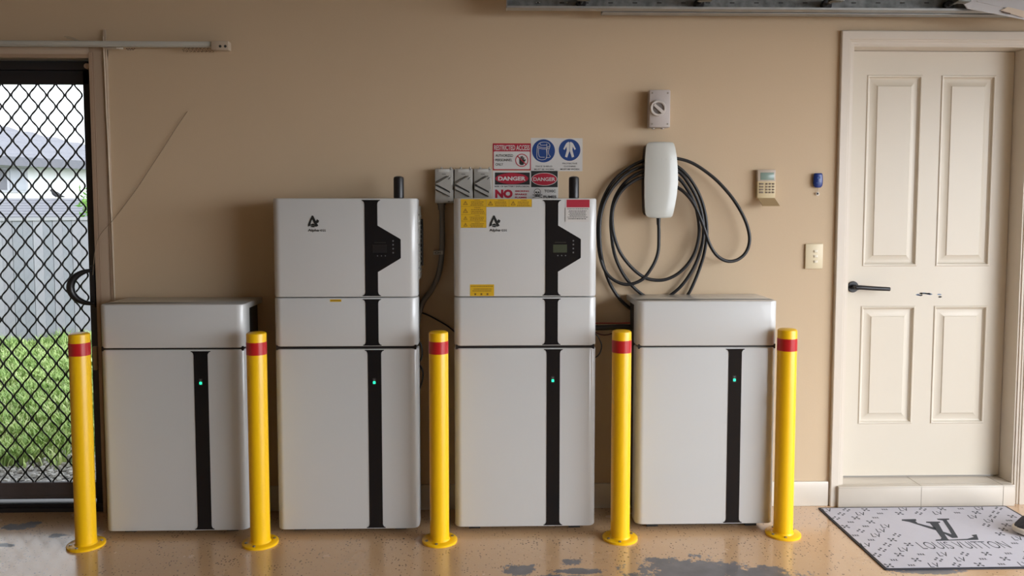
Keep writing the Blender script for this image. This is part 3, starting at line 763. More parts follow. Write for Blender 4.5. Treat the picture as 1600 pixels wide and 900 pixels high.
# ------------------------------------------------------------------ switch boxes by the signs
def switch_box(px0, label):
    a = W(px0, 263, Y=-.055); b = W(px0+28.8, 263, Y=-.055); x0, x1 = a.x, b.x; z1 = W(px0, 263.5, Y=-.055).z; z0 = W(px0, 317.5, Y=-.055).z
    t = thing('switch_box', ((x0+x1)/2, -.03, z0), label, 'switch', 'grey weatherproof switch boxes')
    wx, h = x1-x0, z1-z0
    m = MB(); m.box(x0, x1, -.052, 0, z0, z1, .004); m.build('housing', GREYPL, t)
    m = MB(); y = -.052
    # raised triangular rotary guard
    m.loft([[Vector((x, yy, z)) for x, z in poly] for yy, poly in ((y, [(x0+wx*.04, z0+h*.56), (x1-wx*.22, z0+h*.80), (x1-wx*.06, z0+h*.70), (x1-wx*.03, z0+h*.40), (x1-wx*.18, z0+h*.32)]),
                                                                   (y-.010, [(x0+wx*.07, z0+h*.56), (x1-wx*.23, z0+h*.775), (x1-wx*.10, z0+h*.68), (x1-wx*.08, z0+h*.42), (x1-wx*.19, z0+h*.345)]))])
    m.build('guard', GREYPL, t)
    m = MB(); d = .09*h
    m.loft([[Vector((x, yy, z)) for x, z in ((x0+wx*.05, z0+h*.50), (x1-wx*.17, z0+h*.29), (x1-wx*.17, z0+h*.29-d), (x0+wx*.05, z0+h*.50-d))] for yy in (y, y-.014)])
    m.build('lever', GREYPL, t)
    m = MB(); m.prism([(x0+wx*.04, z0+h*.535), (x0+wx*.04, z0+h*.505), (x1-wx*.17, z0+h*.295), (x1-wx*.17, z0+h*.325)], y-.0108, y-.0005)
    m.prism([(x0+wx*.05, z0+h*.41), (x0+wx*.05, z0+h*.385), (x1-wx*.20, z0+h*.185), (x1-wx*.20, z0+h*.205)], y-.006, y)
    m.prism([(x0+wx*.04, z0+h*.60), (x0+wx*.04, z0+h*.62), (x1-wx*.35, z0+h*.80), (x1-wx*.35, z0+h*.785)], y-.003, y)
    m.prism([(x1-wx*.28, z0+h*.69), (x1-wx*.25, z0+h*.68), (x1-wx*.13, z0+h*.745), (x1-wx*.16, z0+h*.755)], y-.0115, y-.009)
    m.prism(rc(x0+wx*.38, x0+wx*.60, z0+h*.835, z0+h*.85), y-.0005, y+.001); m.prism(rc(x1-wx*.22, x1-wx*.10, z0+h*.965, z0+h*.985), y-.0005, y+.001)
    m.prism(rc(x1-wx*.30, x1-wx*.20, z0+h*.04, z0+h*.06), y-.0005, y+.001)
    m.build('shadow_slots', DARKG, t, smooth=0)
    m = MB(); m.box(x0+wx*.2, x0+wx*.8, y-.0015, y, z0+h*.90, z0+h*.985, .0006); m.build('name_tab', mat('pale_grey_tab', (.55, .55, .52), .45), t)
    for q in (.35, .85):
        m = MB(); m.revolve([(.001, 0), (.005, 0), (.0045, .008), (.001, .009)], (x0+wx*q, -.03, z1-.001), 10); m.build('cap_screw', GREYPL, t)
    return t
switch_box(679.3, 'grey switch box furthest from the signs, with the conduit below it')
switch_box(709.7, 'middle of the three grey switch boxes')
switch_box(740.2, 'grey switch box touching the danger sign, above the stickered tower')

# conduit, clip and cables between the towers
def path(pts, Y): return [tuple(W(a, b, Y=Y if len(p_) < 3 else p_[2])) for p_ in pts for a, b in [p_[:2]]]
t = thing('conduit', W(690, 320, Y=-.02), 'dusky grey curved conduit running down the wall from the first switch box', 'conduit')
t.location = W(690, 470, Y=0)
m = MB(); m.tube(path([(690, 319), (691, 350), (691, 380), (689, 410), (683, 435), (673, 455), (662, 470), (655, 490), (650, 530), (648, 620)], -.03), .0125, 14, 6); m.build('pipe', CONDUIT, t)
m = MB(); a = W(690, 324, Y=-.03); m.revolve([(.001, -.012), (.016, -.012), (.016, .012), (.001, .012)], a, 16)
m.revolve([(.001, .012), (.0195, .012), (.0195, .022), (.001, .022)], a, 6); m.build('connector', CONDUIT, t)
m = MB(); a = W(684, 394, Y=-.0); m.box(a.x-.017, a.x+.027, -.046, -.0, a.z-.009, a.z+.009, .002); m.slot(INK) if 0 else None
cl = m.build('saddle_clip', mat('pale_clip', (.42, .38, .34), .5), t)
tag(cl, 'pale saddle clip')
m = MB(); m.text('CH', a.x+.003, a.z, .009, -.0468, bold=.03, wd=.026); m.build('clip_lettering', INK, cl, smooth=0)
m = MB(); m.tube(path([(645, 480), (655, 487), (668, 492), (685, 501), (700, 510), (712, 520), (725, 530)], -.008), .0035, 8, 5)
tag(m.build('cable', CORDB), 'thin black cable sagging across the wall between the two tall cabinets', 'cable')
m = MB(); m.tube(path([(650, 528), (657, 537), (660, 552), (657, 563), (652, 570)], -.12)+path([(657, 572), (661, 583), (659, 598), (654, 610), (648, 615)], -.12), .004, 8, 5)
tag(m.build('cable', CORDB), 'black looped cable bulging from the side of the plain tall cabinet', 'cable')
# wiring trunk between the stickered tower and right cabinet
m = MB(); m.tube(path([(915, 512), (940, 512), (965, 511), (1000, 511)], -.05), .0125, 12, 3)
tag(m.build('cable_duct', BLACK), 'thick black cable conduit bridging the stickered tower and the right short cabinet', 'conduit')
m = MB(); m.tube(path([(915, 505.5), (940, 505), (970, 505), (1000, 504)], -.045), .003, 8, 3)
tag(m.build('cable', REDW), 'thin red wire lying along the black conduit', 'cable')
m = MB(); m.tube(path([(922, 517), (932, 520), (940, 523), (950, 523), (965, 519), (985, 521), (1003, 524)], -.05), .003, 8, 4)
tag(m.build('cable', mat('dark_red_wire', (.09, .02, .02), .5)), 'thin dark wire sagging under the black conduit behind the bollard', 'cable')
m = MB(); m.tube(path([(925, 519), (933, 524), (938, 533), (940, 542), (937, 552), (931, 558), (920, 560)], -.10), .0028, 8, 4)
tag(m.build('cable', CORDB), 'thin black wire looping at the right side of the stickered tower', 'cable')
m = MB(); m.box(*(lambda a, b: (a.x, b.x, -.10, -.03, b.z, a.z, .004))(W(988, 500, Y=-.06), W(1003, 612, Y=-.06)))
tag(m.build('terminal_cover', BLACK, u4), 'black terminal cover at the side')

# ------------------------------------------------------------------ isolator above the charger
a = W(1015, 140, Y=-.06); b = W(1047, 199, Y=-.06); x0, x1, z0, z1 = a.x, b.x, b.z, a.z
t = thing('isolator_switch', ((x0+x1)/2, -.03, z0), 'light grey rotary isolator box mounted above the wall charger', 'switch')
m = MB(); m.box(x0, x1, -.060, -.012, z0, z1, .005); m.box(x0+.002, x1-.002, -.014, 0, z0+.002, z1-.002, .003); m.build('housing', GREYPL2, t)
m = MB(); ic = W(1028.5, 169, Y=-.07)
m.revolve([(.025, -.058), (.036, -.058), (.036, -.070), (.034, -.073), (.028, -.073), (.025, -.070), (.025, -.058)], (ic.x, 0, ic.z), 32, 'Y'); m.build('ring_guard', mat('pale_isolator_ring', (.60, .56, .53), .45), t)
m = MB(); m.revolve([(.001, -.058), (.0245, -.058), (.0245, -.066), (.001, -.066)], (ic.x, 0, ic.z), 28, 'Y')
kn = m.build('knob', mat('dark_isolator_knob', (.17, .15, .14), .5), t)
m = MB(); d = Vector((.72, 0, -.62)).normalized(); n_ = Vector((.62, 0, .72)).normalized(); c_ = Vector((ic.x, -.074, ic.z))
poly = [c_-d*.024-n_*.0055, c_+d*.028-n_*.008, c_+d*.028+n_*.008, c_-d*.024+n_*.0055]
m.loft([[p for p in poly], [p+Vector((0, .010, 0)) for p in poly]]); m.build('knob_grip', mat('pale_isolator_ring', 0), kn)
for qx in (.13, .87):
    for qz in (.09, .91):
        m = MB(); m.revolve([(.001, -.0595), (.0038, -.0595), (.0038, -.0612), (.001, -.0612)], (x0+(x1-x0)*qx, 0, z0+(z1-z0)*qz), 10, 'Y'); m.build('cover_screw', BOLT, t)
for q in (.25, .7):
    m = MB(); m.revolve([(.001, -.005), (.007, -.005), (.007, .003), (.001, .003)], (x0+(x1-x0)*q, -.03, z0), 10); m.build('gland', GREYPL2, t)

# ------------------------------------------------------------------ wall charger and its cable
ca_ = W(1008, 222, Y=-.10); cb_ = W(1060, 340, Y=-.10)
t = thing('wall_charger', ((ca_.x+cb_.x)/2, -.06, cb_.z), 'white tapered car charger on the wall under the isolator, with a coiled cable', 'car charger')
def ch(py, pl, pr_): a = W(pl, py, Y=-.10); b = W(pr_, py, Y=-.10); return a.x, b.x, a.z
secs = [ch(*v) for v in ((221.5, 1022, 1047), (222.2, 1015, 1051.5), (224.5, 1011.5, 1053.8), (230, 1010, 1055.5), (243, 1008.8, 1057.8), (262, 1008, 1059.4), (285, 1007.5, 1060), (305, 1007.5, 1058), (322, 1008, 1055), (333, 1009, 1052.5), (337.5, 1011, 1051), (339.8, 1015, 1048.5), (340.8, 1022, 1040))]
def charger_mesh(m, ins, y0, y1, bulge):
    rings = []
    nn = len(secs)
    for k, (a, b, z) in enumerate(secs):
        c = (a+b)/2; hw = (b-a)/2-ins; fz = 1-abs((k-(nn-1)/2)/((nn-1)/2))**4
        z_ = z+(ins if k > nn/2 else -ins)
        R = []
        for i in range(13):
            u = -1+2*i/12; yy = y0-bulge*(1-abs(u)**2.2)*(.55+.45*fz)-.004*fz
            R.append(Vector((c+hw*u, yy, z_)))
        R += [Vector((c+hw, y1, z_)), Vector((c-hw, y1, z_))]
        rings.append(R)
    m.loft(rings)
m = MB(); charger_mesh(m, 0, -.090, -.083, .009); fp = m.build('faceplate', CHARGER, t, smooth=50)
m = MB(); charger_mesh(m, .005, -.078, 0, 0); m.build('body', BLACK, t, smooth=30)
m = MB()
zz_ = W(1034, 248.5, Y=-.11).z
for k, c in enumerate('TESLA'): m.text(c, secs[4][0]+.026+k*.0215, zz_, .006, -.1118+.0012*abs(k-2), bold=.0)
m.build('faint_lettering', mat('faint_grey_print', (.45, .47, .46), .4), fp, smooth=0)
m = MB(); g = W(1029, 341, Y=-.05); m.revolve([(.001, -.03), (.0085, -.03), (.0105, .012), (.001, .012)], (g.x, -.05, g.z), 14); m.build('cable_gland', BLACK, t)
# charging cable, hung in loops over the charger body
m = MB()
loops = [((1029, 345), -.05), ((1029.5, 370), -.05), ((1028, 395), -.055), ((1019, 417), -.06), ((1003, 437), -.06), ((980, 444.5), -.058), ((960, 438), -.055), ((946, 424), -.05), ((937.5, 400), -.045), ((934.5, 370), -.04), ((935.5, 340), -.038), ((942, 312), -.036), ((956, 286), -.035), ((977, 266), -.03), ((1003, 252), -.03), ((1030, 247), -.03),
         ((1058, 260), -.030), ((1077, 278), -.026), ((1092, 303), -.022), ((1101, 330), -.02), ((1104.5, 360), -.02), ((1101.5, 390), -.02), ((1093, 420), -.02), ((1078, 455), -.02), ((1062, 476), -.018), ((1035, 492), -.018), ((1005, 491), -.018), ((988, 484), -.02), ((970, 469), -.022), ((955, 447), -.026), ((945, 422), -.03),
         ((939, 395), -.055), ((937, 365), -.058), ((938.5, 338), -.056), ((946, 313), -.052), ((960, 290), -.05), ((980, 271), -.047), ((1005, 260), -.045), ((1032, 258), -.045), ((1060, 268), -.045), ((1078, 290), -.045), ((1092, 318), -.042), ((1099, 350), -.038), ((1097.5, 380), -.034), ((1087, 412), -.03), ((1070, 440), -.026), ((1052, 458), -.022), ((1030, 470), -.02), ((1010, 464), -.02), ((990, 449), -.022), ((973, 427), -.028), ((961, 400), -.034),
         ((956, 372), -.038), ((954.5, 345), -.04), ((958, 318), -.045), ((968, 296), -.05), ((985, 278), -.055), ((1005, 268), -.058), ((1032, 266), -.06), ((1057, 276), -.065), ((1074, 296), -.066), ((1086, 320), -.066), ((1092, 350), -.063), ((1091, 375), -.06), ((1083, 400), -.056), ((1068, 420), -.052), ((1050, 433), -.05), ((1030, 438), -.05), ((1008, 434), -.052), ((988, 419), -.056), ((970, 396), -.06), ((960, 370), -.062), ((956.5, 345), -.064), ((959, 322), -.066), ((970, 300), -.066), ((988, 284), -.07), ((1008, 276), -.07),
         ((1032, 275), -.07), ((1056, 291), -.075), ((1070, 301), -.085), ((1083, 317), -.088), ((1094, 340), -.086), ((1102, 362), -.082), ((1110, 384), -.078), ((1121, 400), -.074), ((1136, 408), -.07), ((1152, 406), -.066), ((1165, 395), -.062), ((1171, 378), -.06), ((1169, 358), -.058), ((1160, 335), -.056), ((1144, 309), -.054), ((1122, 284), -.052), ((1100, 266), -.05), ((1080, 254), -.05), ((1060, 248), -.05), ((1040, 246), -.055)]
m.tube([tuple(W(a, b, Y=y)) for (a, b), y in loops], .0076, 12, 6)
m.build('charging_cable', RUBBER, t, smooth=60)

# ------------------------------------------------------------------ alarm keypad, remote, light switch
a = W(1184, 265, Y=-.025); b = W(1211.5, 310, Y=-.025); x0, x1, z0, z1 = a.x, b.x, b.z, a.z
t = thing('alarm_keypad', ((x0+x1)/2, -.012, z0), 'cream alarm keypad with grey screen and its flap hanging open', 'keypad')
wx, h = x1-x0, z1-z0
m = MB(); m.slot(CREAMPL).box(x0, x1, -.024, 0, z0, z0+h*.60, .003); m.build('housing', CREAMPL, t)
m = MB(); m.box(x0-.0005, x1, -.026, 0, z0+h*.585, z1, .004); m.build('screen_bezel', mat('taupe_cream_bezel', (.52, .44, .36), .45), t)
m = MB(); m.box(x0+wx*.15, x1-wx*.10, -.0272, -.02, z0+h*.64, z1-h*.10, .001); m.slot(DARKG) if 0 else None; m.build('lcd_screen', LCD, t)
for j in range(4):
    for i, (q0, q1) in enumerate(((.09, .33), (.44, .56), (.62, .74), (.80, .93))):
        zc = z0+h*(.505-.098*j)
        m = MB(); m.box(x0+wx*q0, x0+wx*q1, -.0262, -.022, zc-.0040, zc+.0040, .0008)
        m.build('key', mat('brown_grey_keys', (.20, .15, .10), .5), t)
m = MB(); fy = W(1216, 327, Y=-.06)
p0 = Vector((x0+wx*.05, -.024, z0+.002)); p1 = Vector((x1-wx*.04, -.024, z0+.002)); q0 = Vector((x0+wx*.12, -.070, z0-.034)); q1 = Vector((x1+wx*.06, -.070, z0-.034))
m.loft([[p0, p1, q1, q0], [v+Vector((0, .0012, -.0022)) for v in (p0, p1, q1, q0)]]); m.build('flap', FLAPM, t, smooth=0)
a = W(1272, 270.5, Y=-.02); b = W(1286.5, 293, Y=-.02); x0, x1, z0, z1 = a.x, b.x, b.z, a.z; cx = (x0+x1)/2
t = thing('remote_control', (cx, -.01, z0), 'small dark blue garage remote hanging on the wall beside the door frame', 'remote')
m = MB(); wx, h = x1-x0, z1-z0
rings = []
for k, (q, s_) in enumerate(((0, .55), (.04, .72), (.12, .9), (.3, 1), (.6, 1), (.88, .93), (.96, .86), (1, .7))):
    rings.append([Vector((cx+wx/2*s_*cos(t_)*(1 if abs(cos(t_)) < .7 else 1), -.012+.010*s_*sin(t_), z0+h*q)) for t_ in [2*pi*i/20 for i in range(20)]])
m.loft(rings); m.build('casing', BLUEP, t, smooth=60)
m = MB(); m.box(cx-wx*.28, cx+wx*.28, -.0235, -.018, z0+h*.28, z0+h*.36, .001); m.box(cx-wx*.22, cx+wx*.22, -.0235, -.018, z0+h*.62, z0+h*.74, .002)
m.build('button', mat('pale_blue_buttons', (.03, .09, .30), .4), t)
m = MB(); rz = W(1278, 303, Y=-.01)
m.slot(STEEL).loft([[Vector((rz.x+(.0065+.0012*cos(b_))*cos(a_), -.008+.0012*sin(b_), rz.z+(.0065+.0012*cos(b_))*sin(a_))) for b_ in [2*pi*j/6 for j in range(6)]] for a_ in [2*pi*i/20 for i in range(21)]], cap=False)
m.slot(STEEL).tube([(rz.x, -.008, z0+.002), (rz.x, -.008, rz.z+.007)], .0012, 6)
m.slot(BLACK).box(rz.x-.004, rz.x+.002, -.012, -.004, rz.z-.003, rz.z+.006, .001)
m.build('key_ring', None, t)
a = W(1259, 381, Y=-.01); b = W(1285.5, 420, Y=-.01); x0, x1, z0, z1 = a.x, b.x, b.z, a.z
t = thing('light_switch', ((x0+x1)/2, -.005, z0), 'cream light switch plate with three rockers, left of the house door', 'light switch')
m = MB(); m.box(x0, x1, -.010, 0, z0, z1, .003); m.build('plate', CREAMSW, t)
for k in range(3):
    c = W(1274.5, 392.5+8.1*k, Y=-.01); m = MB(); m.box(c.x-.0085, c.x+.0085, -.014, -.008, c.z-.0058, c.z+.0058, .0015); m.build('rocker', mat('pale_rocker', (.80, .74, .60), .35), t)

# ------------------------------------------------------------------ blind track over the glass door
t = thing('blind_track', (-2.0, -.05, W(100, 72, Y=-.06).z), 'pale vertical blind track with beaded chain over the screened door', 'blind track')
a = W(0, 62.5, Y=-.06); b = W(333, 66, Y=-.06); zr = (a.z+b.z)/2
zA = lambda px: W(px, 63.5+(px/358)*2.6, Y=-.06).z
xR = W(333, 66, Y=-.06).x; xE = W(359, 66, Y=-.06).x; z1 = zA(200); z0 = z1-.024
m = MB(); m.box(-3.5, xR, -.075, -.045, z0+.004, z1, .003); m.box(-3.5, xR, -.068, -.052, z0, z0+.006); m.build('rail', mat('pale_grey_rail', (.46, .45, .40), .4), t)
m = MB(); m.box(xR-.002, xE, -.082, -.040, z1-.038, z1+.001, .003); ec = m.build('end_cap', mat('cream_end_cap', (.52, .43, .33), .45), t)
m = MB()
for px, pz_ in ((344, 72.3), (352, 72.3)): c = W(px, pz_, Y=-.082); m.prism(disc(c.x, c.z, .006, n=12), -.0828, -.0815)
m.build('cap_hole', DARKG, ec, smooth=0)
for px in (-40, 160, 300):
    c = W(px, 60, Y=-.03); m = MB(); m.box(c.x-.012, c.x+.012, -.048, 0, z1-.012, z1-.006, .001); m.build('wall_bracket', CORDW, t)
# beaded chain zig-zag under the rail
m = MB()
xa, xb = W(286, 76, Y=-.06).x, xR
n_ = 42
for k in range(n_):
    for ph in (0, pi):
        c = Vector((xa+(xb-xa)*k/(n_-1), -.06+.004*cos(ph), z0-.011+.008*sin(k*2*pi/5.2+ph)))
        m.revolve([(.0003, -.0019), (.0017, -.001), (.0017, .001), (.0003, .0019)], c, 6)
tag(m.build('bead_chain', mat('brown_beads', (.16, .10, .07), .5), t), 'brown beaded chain under the track')
m = MB(); c0_ = W(163, 74, Y=-.06); c1_ = W(186, 75, Y=-.06)
m.slot(CORDW).box(c0_.x, c1_.x, -.064, -.056, z0-.010, z0-.002, .001); c2 = W(192, 75, Y=-.06); m.slot(mat('bright_tab', (.78, .74, .66), .4)).box(c1_.x-.01, c2.x, -.066, -.054, z0-.009, z0-.003, .001)
for k in range(7):
    c = W(198+k*2, 74+(k % 2)*2.2, Y=-.06); m.slot(MATS['brown_beads']).revolve([(.0004, -.003), (.003, -.0015), (.003, .0015), (.0004, .003)], (c.x, -.06, z0-.007-(k % 2)*.004), 6)
m.build('carrier', None, t)
m = MB()
m.tube(path([(100, 57), (108, 57.5), (116, 60), (124, 64)], -.05), .0014, 6, 4); m.tube(path([(104, 59), (112, 60.5), (120, 64)], -.055), .002, 6, 4)
tag(m.build('broken_strap', CORDW, t), 'loose cream strap poking up behind the track')
# thin cord hanging down the architrave and thread to the handle
m = MB(); m.tube(path([(161, 57), (162, 80), (163.5, 110), (166, 170), (169, 230), (172, 300), (175, 360), (178, 440), (180, 475)], -.022), .0028, 6, 4)
tag(m.build('pull_cord', mat('light_cord', (.62, .52, .40), .6)), 'pale cord hanging straight down beside the glass door frame', 'cord')
m = MB(); m.tube(path([(293, 174), (275, 200), (255, 232), (235, 262), (215, 293), (195, 320), (182, 337)], -.008)+path([(172, 349), (160, 362), (152, 376), (148, 395), (146, 415), (145, 430)], -.03), .0013, 5, 3)
tag(m.build('thread', mat('brown_thread', (.22, .16, .10), .7)), 'thin slack thread slanting across the wall to the glass door handle', 'cord')
a = W(145.5, 541, Y=-.02); b = W(151.5, 578, Y=-.02)
m = MB(); m.box(a.x, b.x+.004, -.028, -.0142, b.z, a.z, .003); tag(m.build('latch_plate', mat('tan_latch', (.42, .33, .20), .5)), 'tan latch keeper on the glass door frame behind the leftmost bollard', 'latch')
m = MB(); c = W(132, 102, Y=-.012); m.revolve([(.001, -.03), (.012, -.03), (.014, -.01), (.014, 0), (.001, .0)], (c.x, .035, c.z), 14, 'Y')
tag(m.build('door_stop', mat('cream_stop', (.55, .42, .34), .5)), 'small cream rubber stop at the top corner of the glass door', 'door stop')

# ------------------------------------------------------------------ overhead garage door and its track
TY = -.20
tz = (W(800, 12, Y=TY).z+W(1500, 17.5, Y=TY).z)/2; tx0 = W(791, 8, Y=TY).x
t = thing('garage_door_track', (1.6, TY, tz), 'galvanised horizontal garage door track high on the wall above the cabinets', 'garage door track')
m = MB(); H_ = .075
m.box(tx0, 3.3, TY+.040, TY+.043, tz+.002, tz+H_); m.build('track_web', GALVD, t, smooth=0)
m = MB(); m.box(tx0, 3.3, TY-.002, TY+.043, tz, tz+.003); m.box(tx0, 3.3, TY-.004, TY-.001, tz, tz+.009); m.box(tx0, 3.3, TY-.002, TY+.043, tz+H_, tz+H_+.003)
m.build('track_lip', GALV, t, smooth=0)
a = W(942, 20, Y=-.16); m = MB(); m.box(a.x, 3.3, -.150, -.10, tz-.004, tz-.001); m.box(a.x, 3.3, -.103, -.10, tz-.004, tz+.06); m.build('support_angle', GALV, t, smooth=0)
m = MB()
for px in list(range(840, 1500, 38)):
    c = W(px, 4.5, Y=TY+.039); m.box(c.x-.010, c.x+.010, TY+.0385, TY+.041, c.z-.0022, c.z+.0022)
m.build('track_slot', DARKG, t, smooth=0)
m = MB()
for px in (838, 843, 886): c = W(px, 4, Y=TY+.039); m.revolve([(.0004, 0), (.003, 0), (.002, -.003), (.0004, -.003)], (c.x, TY+.039, c.z), 8, 'Y')
m.box(tx0, tx0+.004, TY-.002, TY+.045, tz-.002, tz+H_+.003)
m.build('rivet', STEEL, t)
for hx_ in (.9, 2.6):
    m = MB(); m.box(hx_-.015, hx_+.015, TY+.044, -.001, tz+.03, tz+.06); m.box(hx_-.015, hx_+.015, -.004, 0, tz-.0+.02, tz+.14); m.build('wall_bracket', GALV, t)
def roller(px, label):
    c = W(px, 3, Y=TY+.02)
    r = thing('track_roller', (c.x, TY+.02, tz+.026), label, 'roller', 'rollers of the open garage door')
    z = tz+.026
    m = MB(); m.revolve([(.001, .010), (.019, .010), (.0225, .007), (.0225, -.007), (.019, -.010), (.001, -.010)], (c.x, TY+.02, z), 20, 'Y'); m.build('wheel', BLACK, r)
    m = MB(); m.tube([(c.x, TY+.02, z), (c.x, TY-.10, z)], .0055, 10); m.build('axle', STEEL, r)
    m = MB(); m.box(c.x-.028, c.x+.028, TY-.10, TY-.06, z-.012, z+.006, .002)
    m.loft([[Vector((c.x+q, yy, zz_2)) for q, yy, zz_2 in ((-.03, TY-.10, z+.006), (.03, TY-.10, z+.006), (.03, TY-.10, z+.05), (-.03, TY-.10, z+.05))], [Vector((c.x+q*.6, TY-.07, zz_2)) for q, zz_2 in ((-.03, z+.006), (.03, z+.006), (.03, z+.05), (-.03, z+.05))]])
    m.build('hinge', mat('oily_steel', (.12, .12, .11), .35, metal=.6), r)
    return r
r0 = roller(908, 'leftmost roller in the garage door track')
for px, lb in ((1092, 'second roller from the left in the garage door track'), (1291, 'garage door roller above the gap left of the house door'), (1482, 'garage door roller above the house door')):
    c = copy_tree(r0); c.location = (W(px, 3, Y=TY+.02).x, TY+.02, tz+.026); c['label'] = lb
# raised door sections
gd = thing('garage_door', (1.8, -3.0, tz+.085), 'raised sectional garage door overhead, its edge over the house door', 'garage door')
xs_ = [tx0+.05+k*.585 for k in range(6)]
for k in range(5):
    m = MB(); a0, a1 = xs_[k], xs_[k+1]-.004; zz0 = tz+.088
    m.box(a0, a1, GO0+.1, -.32, zz0+.02, zz0+.032, .002); m.box(a0, a0+.02, GO0+.1, -.32, zz0, zz0+.03, .002); m.box(a1-.02, a1, GO0+.1, -.32, zz0, zz0+.03, .002)
    m.box(a0, a1, -.35, -.32, zz0, zz0+.03)
    m.build('door_section', mat('cream_steel_section', (.62, .60, .56), .5), gd)
# angled strut with a maker's label where the track meets the opening
a = W(1500, 3, Y=-.215); b = W(1640, 36, Y=-.24)
st = thing('angle_strut', (a.x, -.22, a.z), 'grey sloping steel strut with a pale label, at the top right corner', 'bracket')
m = MB(); dvec = (b-a).normalized(); up_ = Vector((-dvec.z, 0, dvec.x)); h0 = .036
pl_ = [W(px, py, Y=-.238) for px, py in ((1490, -14), (1512, 13.5), (1597, 30), (1650, 41), (1650, -14))]
m.loft([[p for p in pl_], [p+Vector((0, .004, 0)) for p in pl_]])
f0, f1 = W(1527, 2.5, Y=-.241), W(1650, 30, Y=-.241)
m.loft([[f0, f1, f1+up_*.004, f0+up_*.004], [p+Vector((0, .004, 0)) for p in (f0, f1, f1+up_*.004, f0+up_*.004)]])
m.build('strut_web', mat('pale_grey_galv', (.50, .49, .50), .45, metal=.3, var=.08, vscale=5), st, smooth=0)
lp = [W(1559, 18, Y=-.225), W(1570, 12.5, Y=-.225), W(1603, 20, Y=-.228), W(1596, 29.5, Y=-.228)]
m = MB(); m.loft([[Vector((p.x, -.2445, p.z)) for p in lp], [Vector((p.x, -.2435, p.z)) for p in lp]])
lbm = m.build('strut_label', mat('cream_label', (.66, .56, .46), .6), st, smooth=0); tag(lbm, 'pale paper label')
m = MB(); a1_, b1_ = W(1567, 18.5, Y=-.2455), W(1579, 21.5, Y=-.2455); u_ = Vector((0, 0, .0025))
m.loft([[a1_-u_, b1_-u_, b1_+u_, a1_+u_], [v+Vector((0, .0012, 0)) for v in (a1_-u_, b1_-u_, b1_+u_, a1_+u_)]]); m.build('label_print', mat('brown_print', (.12, .07, .05), .6), lbm, smooth=0)

# ------------------------------------------------------------------ doormat
p00 = W(1273, 793, Z=.004); p01 = W(1392, 890, Z=.004); p10 = W(1563, 785.5, Z=.004)
mx0, mx1 = (p00.x+p01.x)/2-.004, p10.x; my1, my0 = -.042, p01.y
t = thing('doormat', ((mx0+mx1)/2, (my0+my1)/2, 0), 'pale grey monogram doormat with a dark border in front of the tiled step', 'doormat')
m = MB(); m.prismz(rrect(mx0, mx1, my0, my1, .006, 3), 0, .0045); m.build('mat_edge', MATB, t, smooth=0)
m = MB(); m.prismz(rrect(mx0+.011, mx1-.011, my0+.012, my1-.010, .006, 3), .004, .0056); m.build('mat_face', MATF, t, smooth=0)
mw, mh = mx1-mx0, my1-my0
def MM(x, y): return Matrix.Translation((x, y, .0056))
Xf = Matrix.Identity(4)
LVx = W(1463, 830, Z=.006)
m = MB()
m2 = MB()
def gtext(m, s_, x, y, h, wd=None, bold=0, shear=0, skew=0):
    T = Matrix.Translation((x, y, .0057)); Z1 = Matrix(((1, skew, 0, 0), (0, 1, 0, 0), (0, 0, 1, 0), (0, 0, 0, 1)))
    m.text(s_, 0, 0, h, 0, bold=bold, wd=wd, M=T@Z1, shear=shear)
# large monogram traced as serifed strokes on the mat plane
def G(px, py): p = W(px, py, Z=.006); return Vector((p.x, p.y, .0))
def gpoly(m, pts, z0=.0055, z1=.0062):
    P = [G(*p) for p in pts]; m.loft([[Vector((p.x, p.y, z0)) for p in P], [Vector((p.x, p.y, z1)) for p in P]])
gpoly(m, [(1409, 811.5), (1431, 811), (1432, 813.5), (1430, 814), (1434, 817.5), (1461, 824.5), (1463, 828.5), (1457, 827), (1421, 815.5), (1409, 813.3)])
gpoly(m, [(1447, 815), (1469, 815), (1469, 816.6), (1466, 817), (1475, 833), (1481, 842), (1483, 843.3), (1511, 842), (1522, 839), (1518, 836), (1526, 835), (1529, 843.3), (1462, 845), (1462, 843.3), (1470, 842.5), (1471, 840), (1462, 828), (1453, 817.5), (1447, 816.5)])
gpoly(m, [(1464, 810.5), (1483, 810.2), (1483, 812), (1479, 812.4), (1488, 825), (1496, 838), (1497, 840), (1488, 840.5), (1474, 833), (1474, 830.8), (1487, 835), (1483, 828), (1473, 813), (1465, 812)])
m.build('large_monogram', MATINK, t, smooth=0)
m = MB(); a = W(1436, 852, Z=.006); b = W(1574, 851, Z=.006)
gtext(m, 'LOUIS VUITTON', (a.x+b.x)/2, (a.y+b.y)/2, abs(W(1500, 846.5, Z=0).y-W(1500, 857.5, Z=0).y), wd=(b.x-a.x), bold=-.006)
m.build('lettering', MATINK, t, smooth=0)
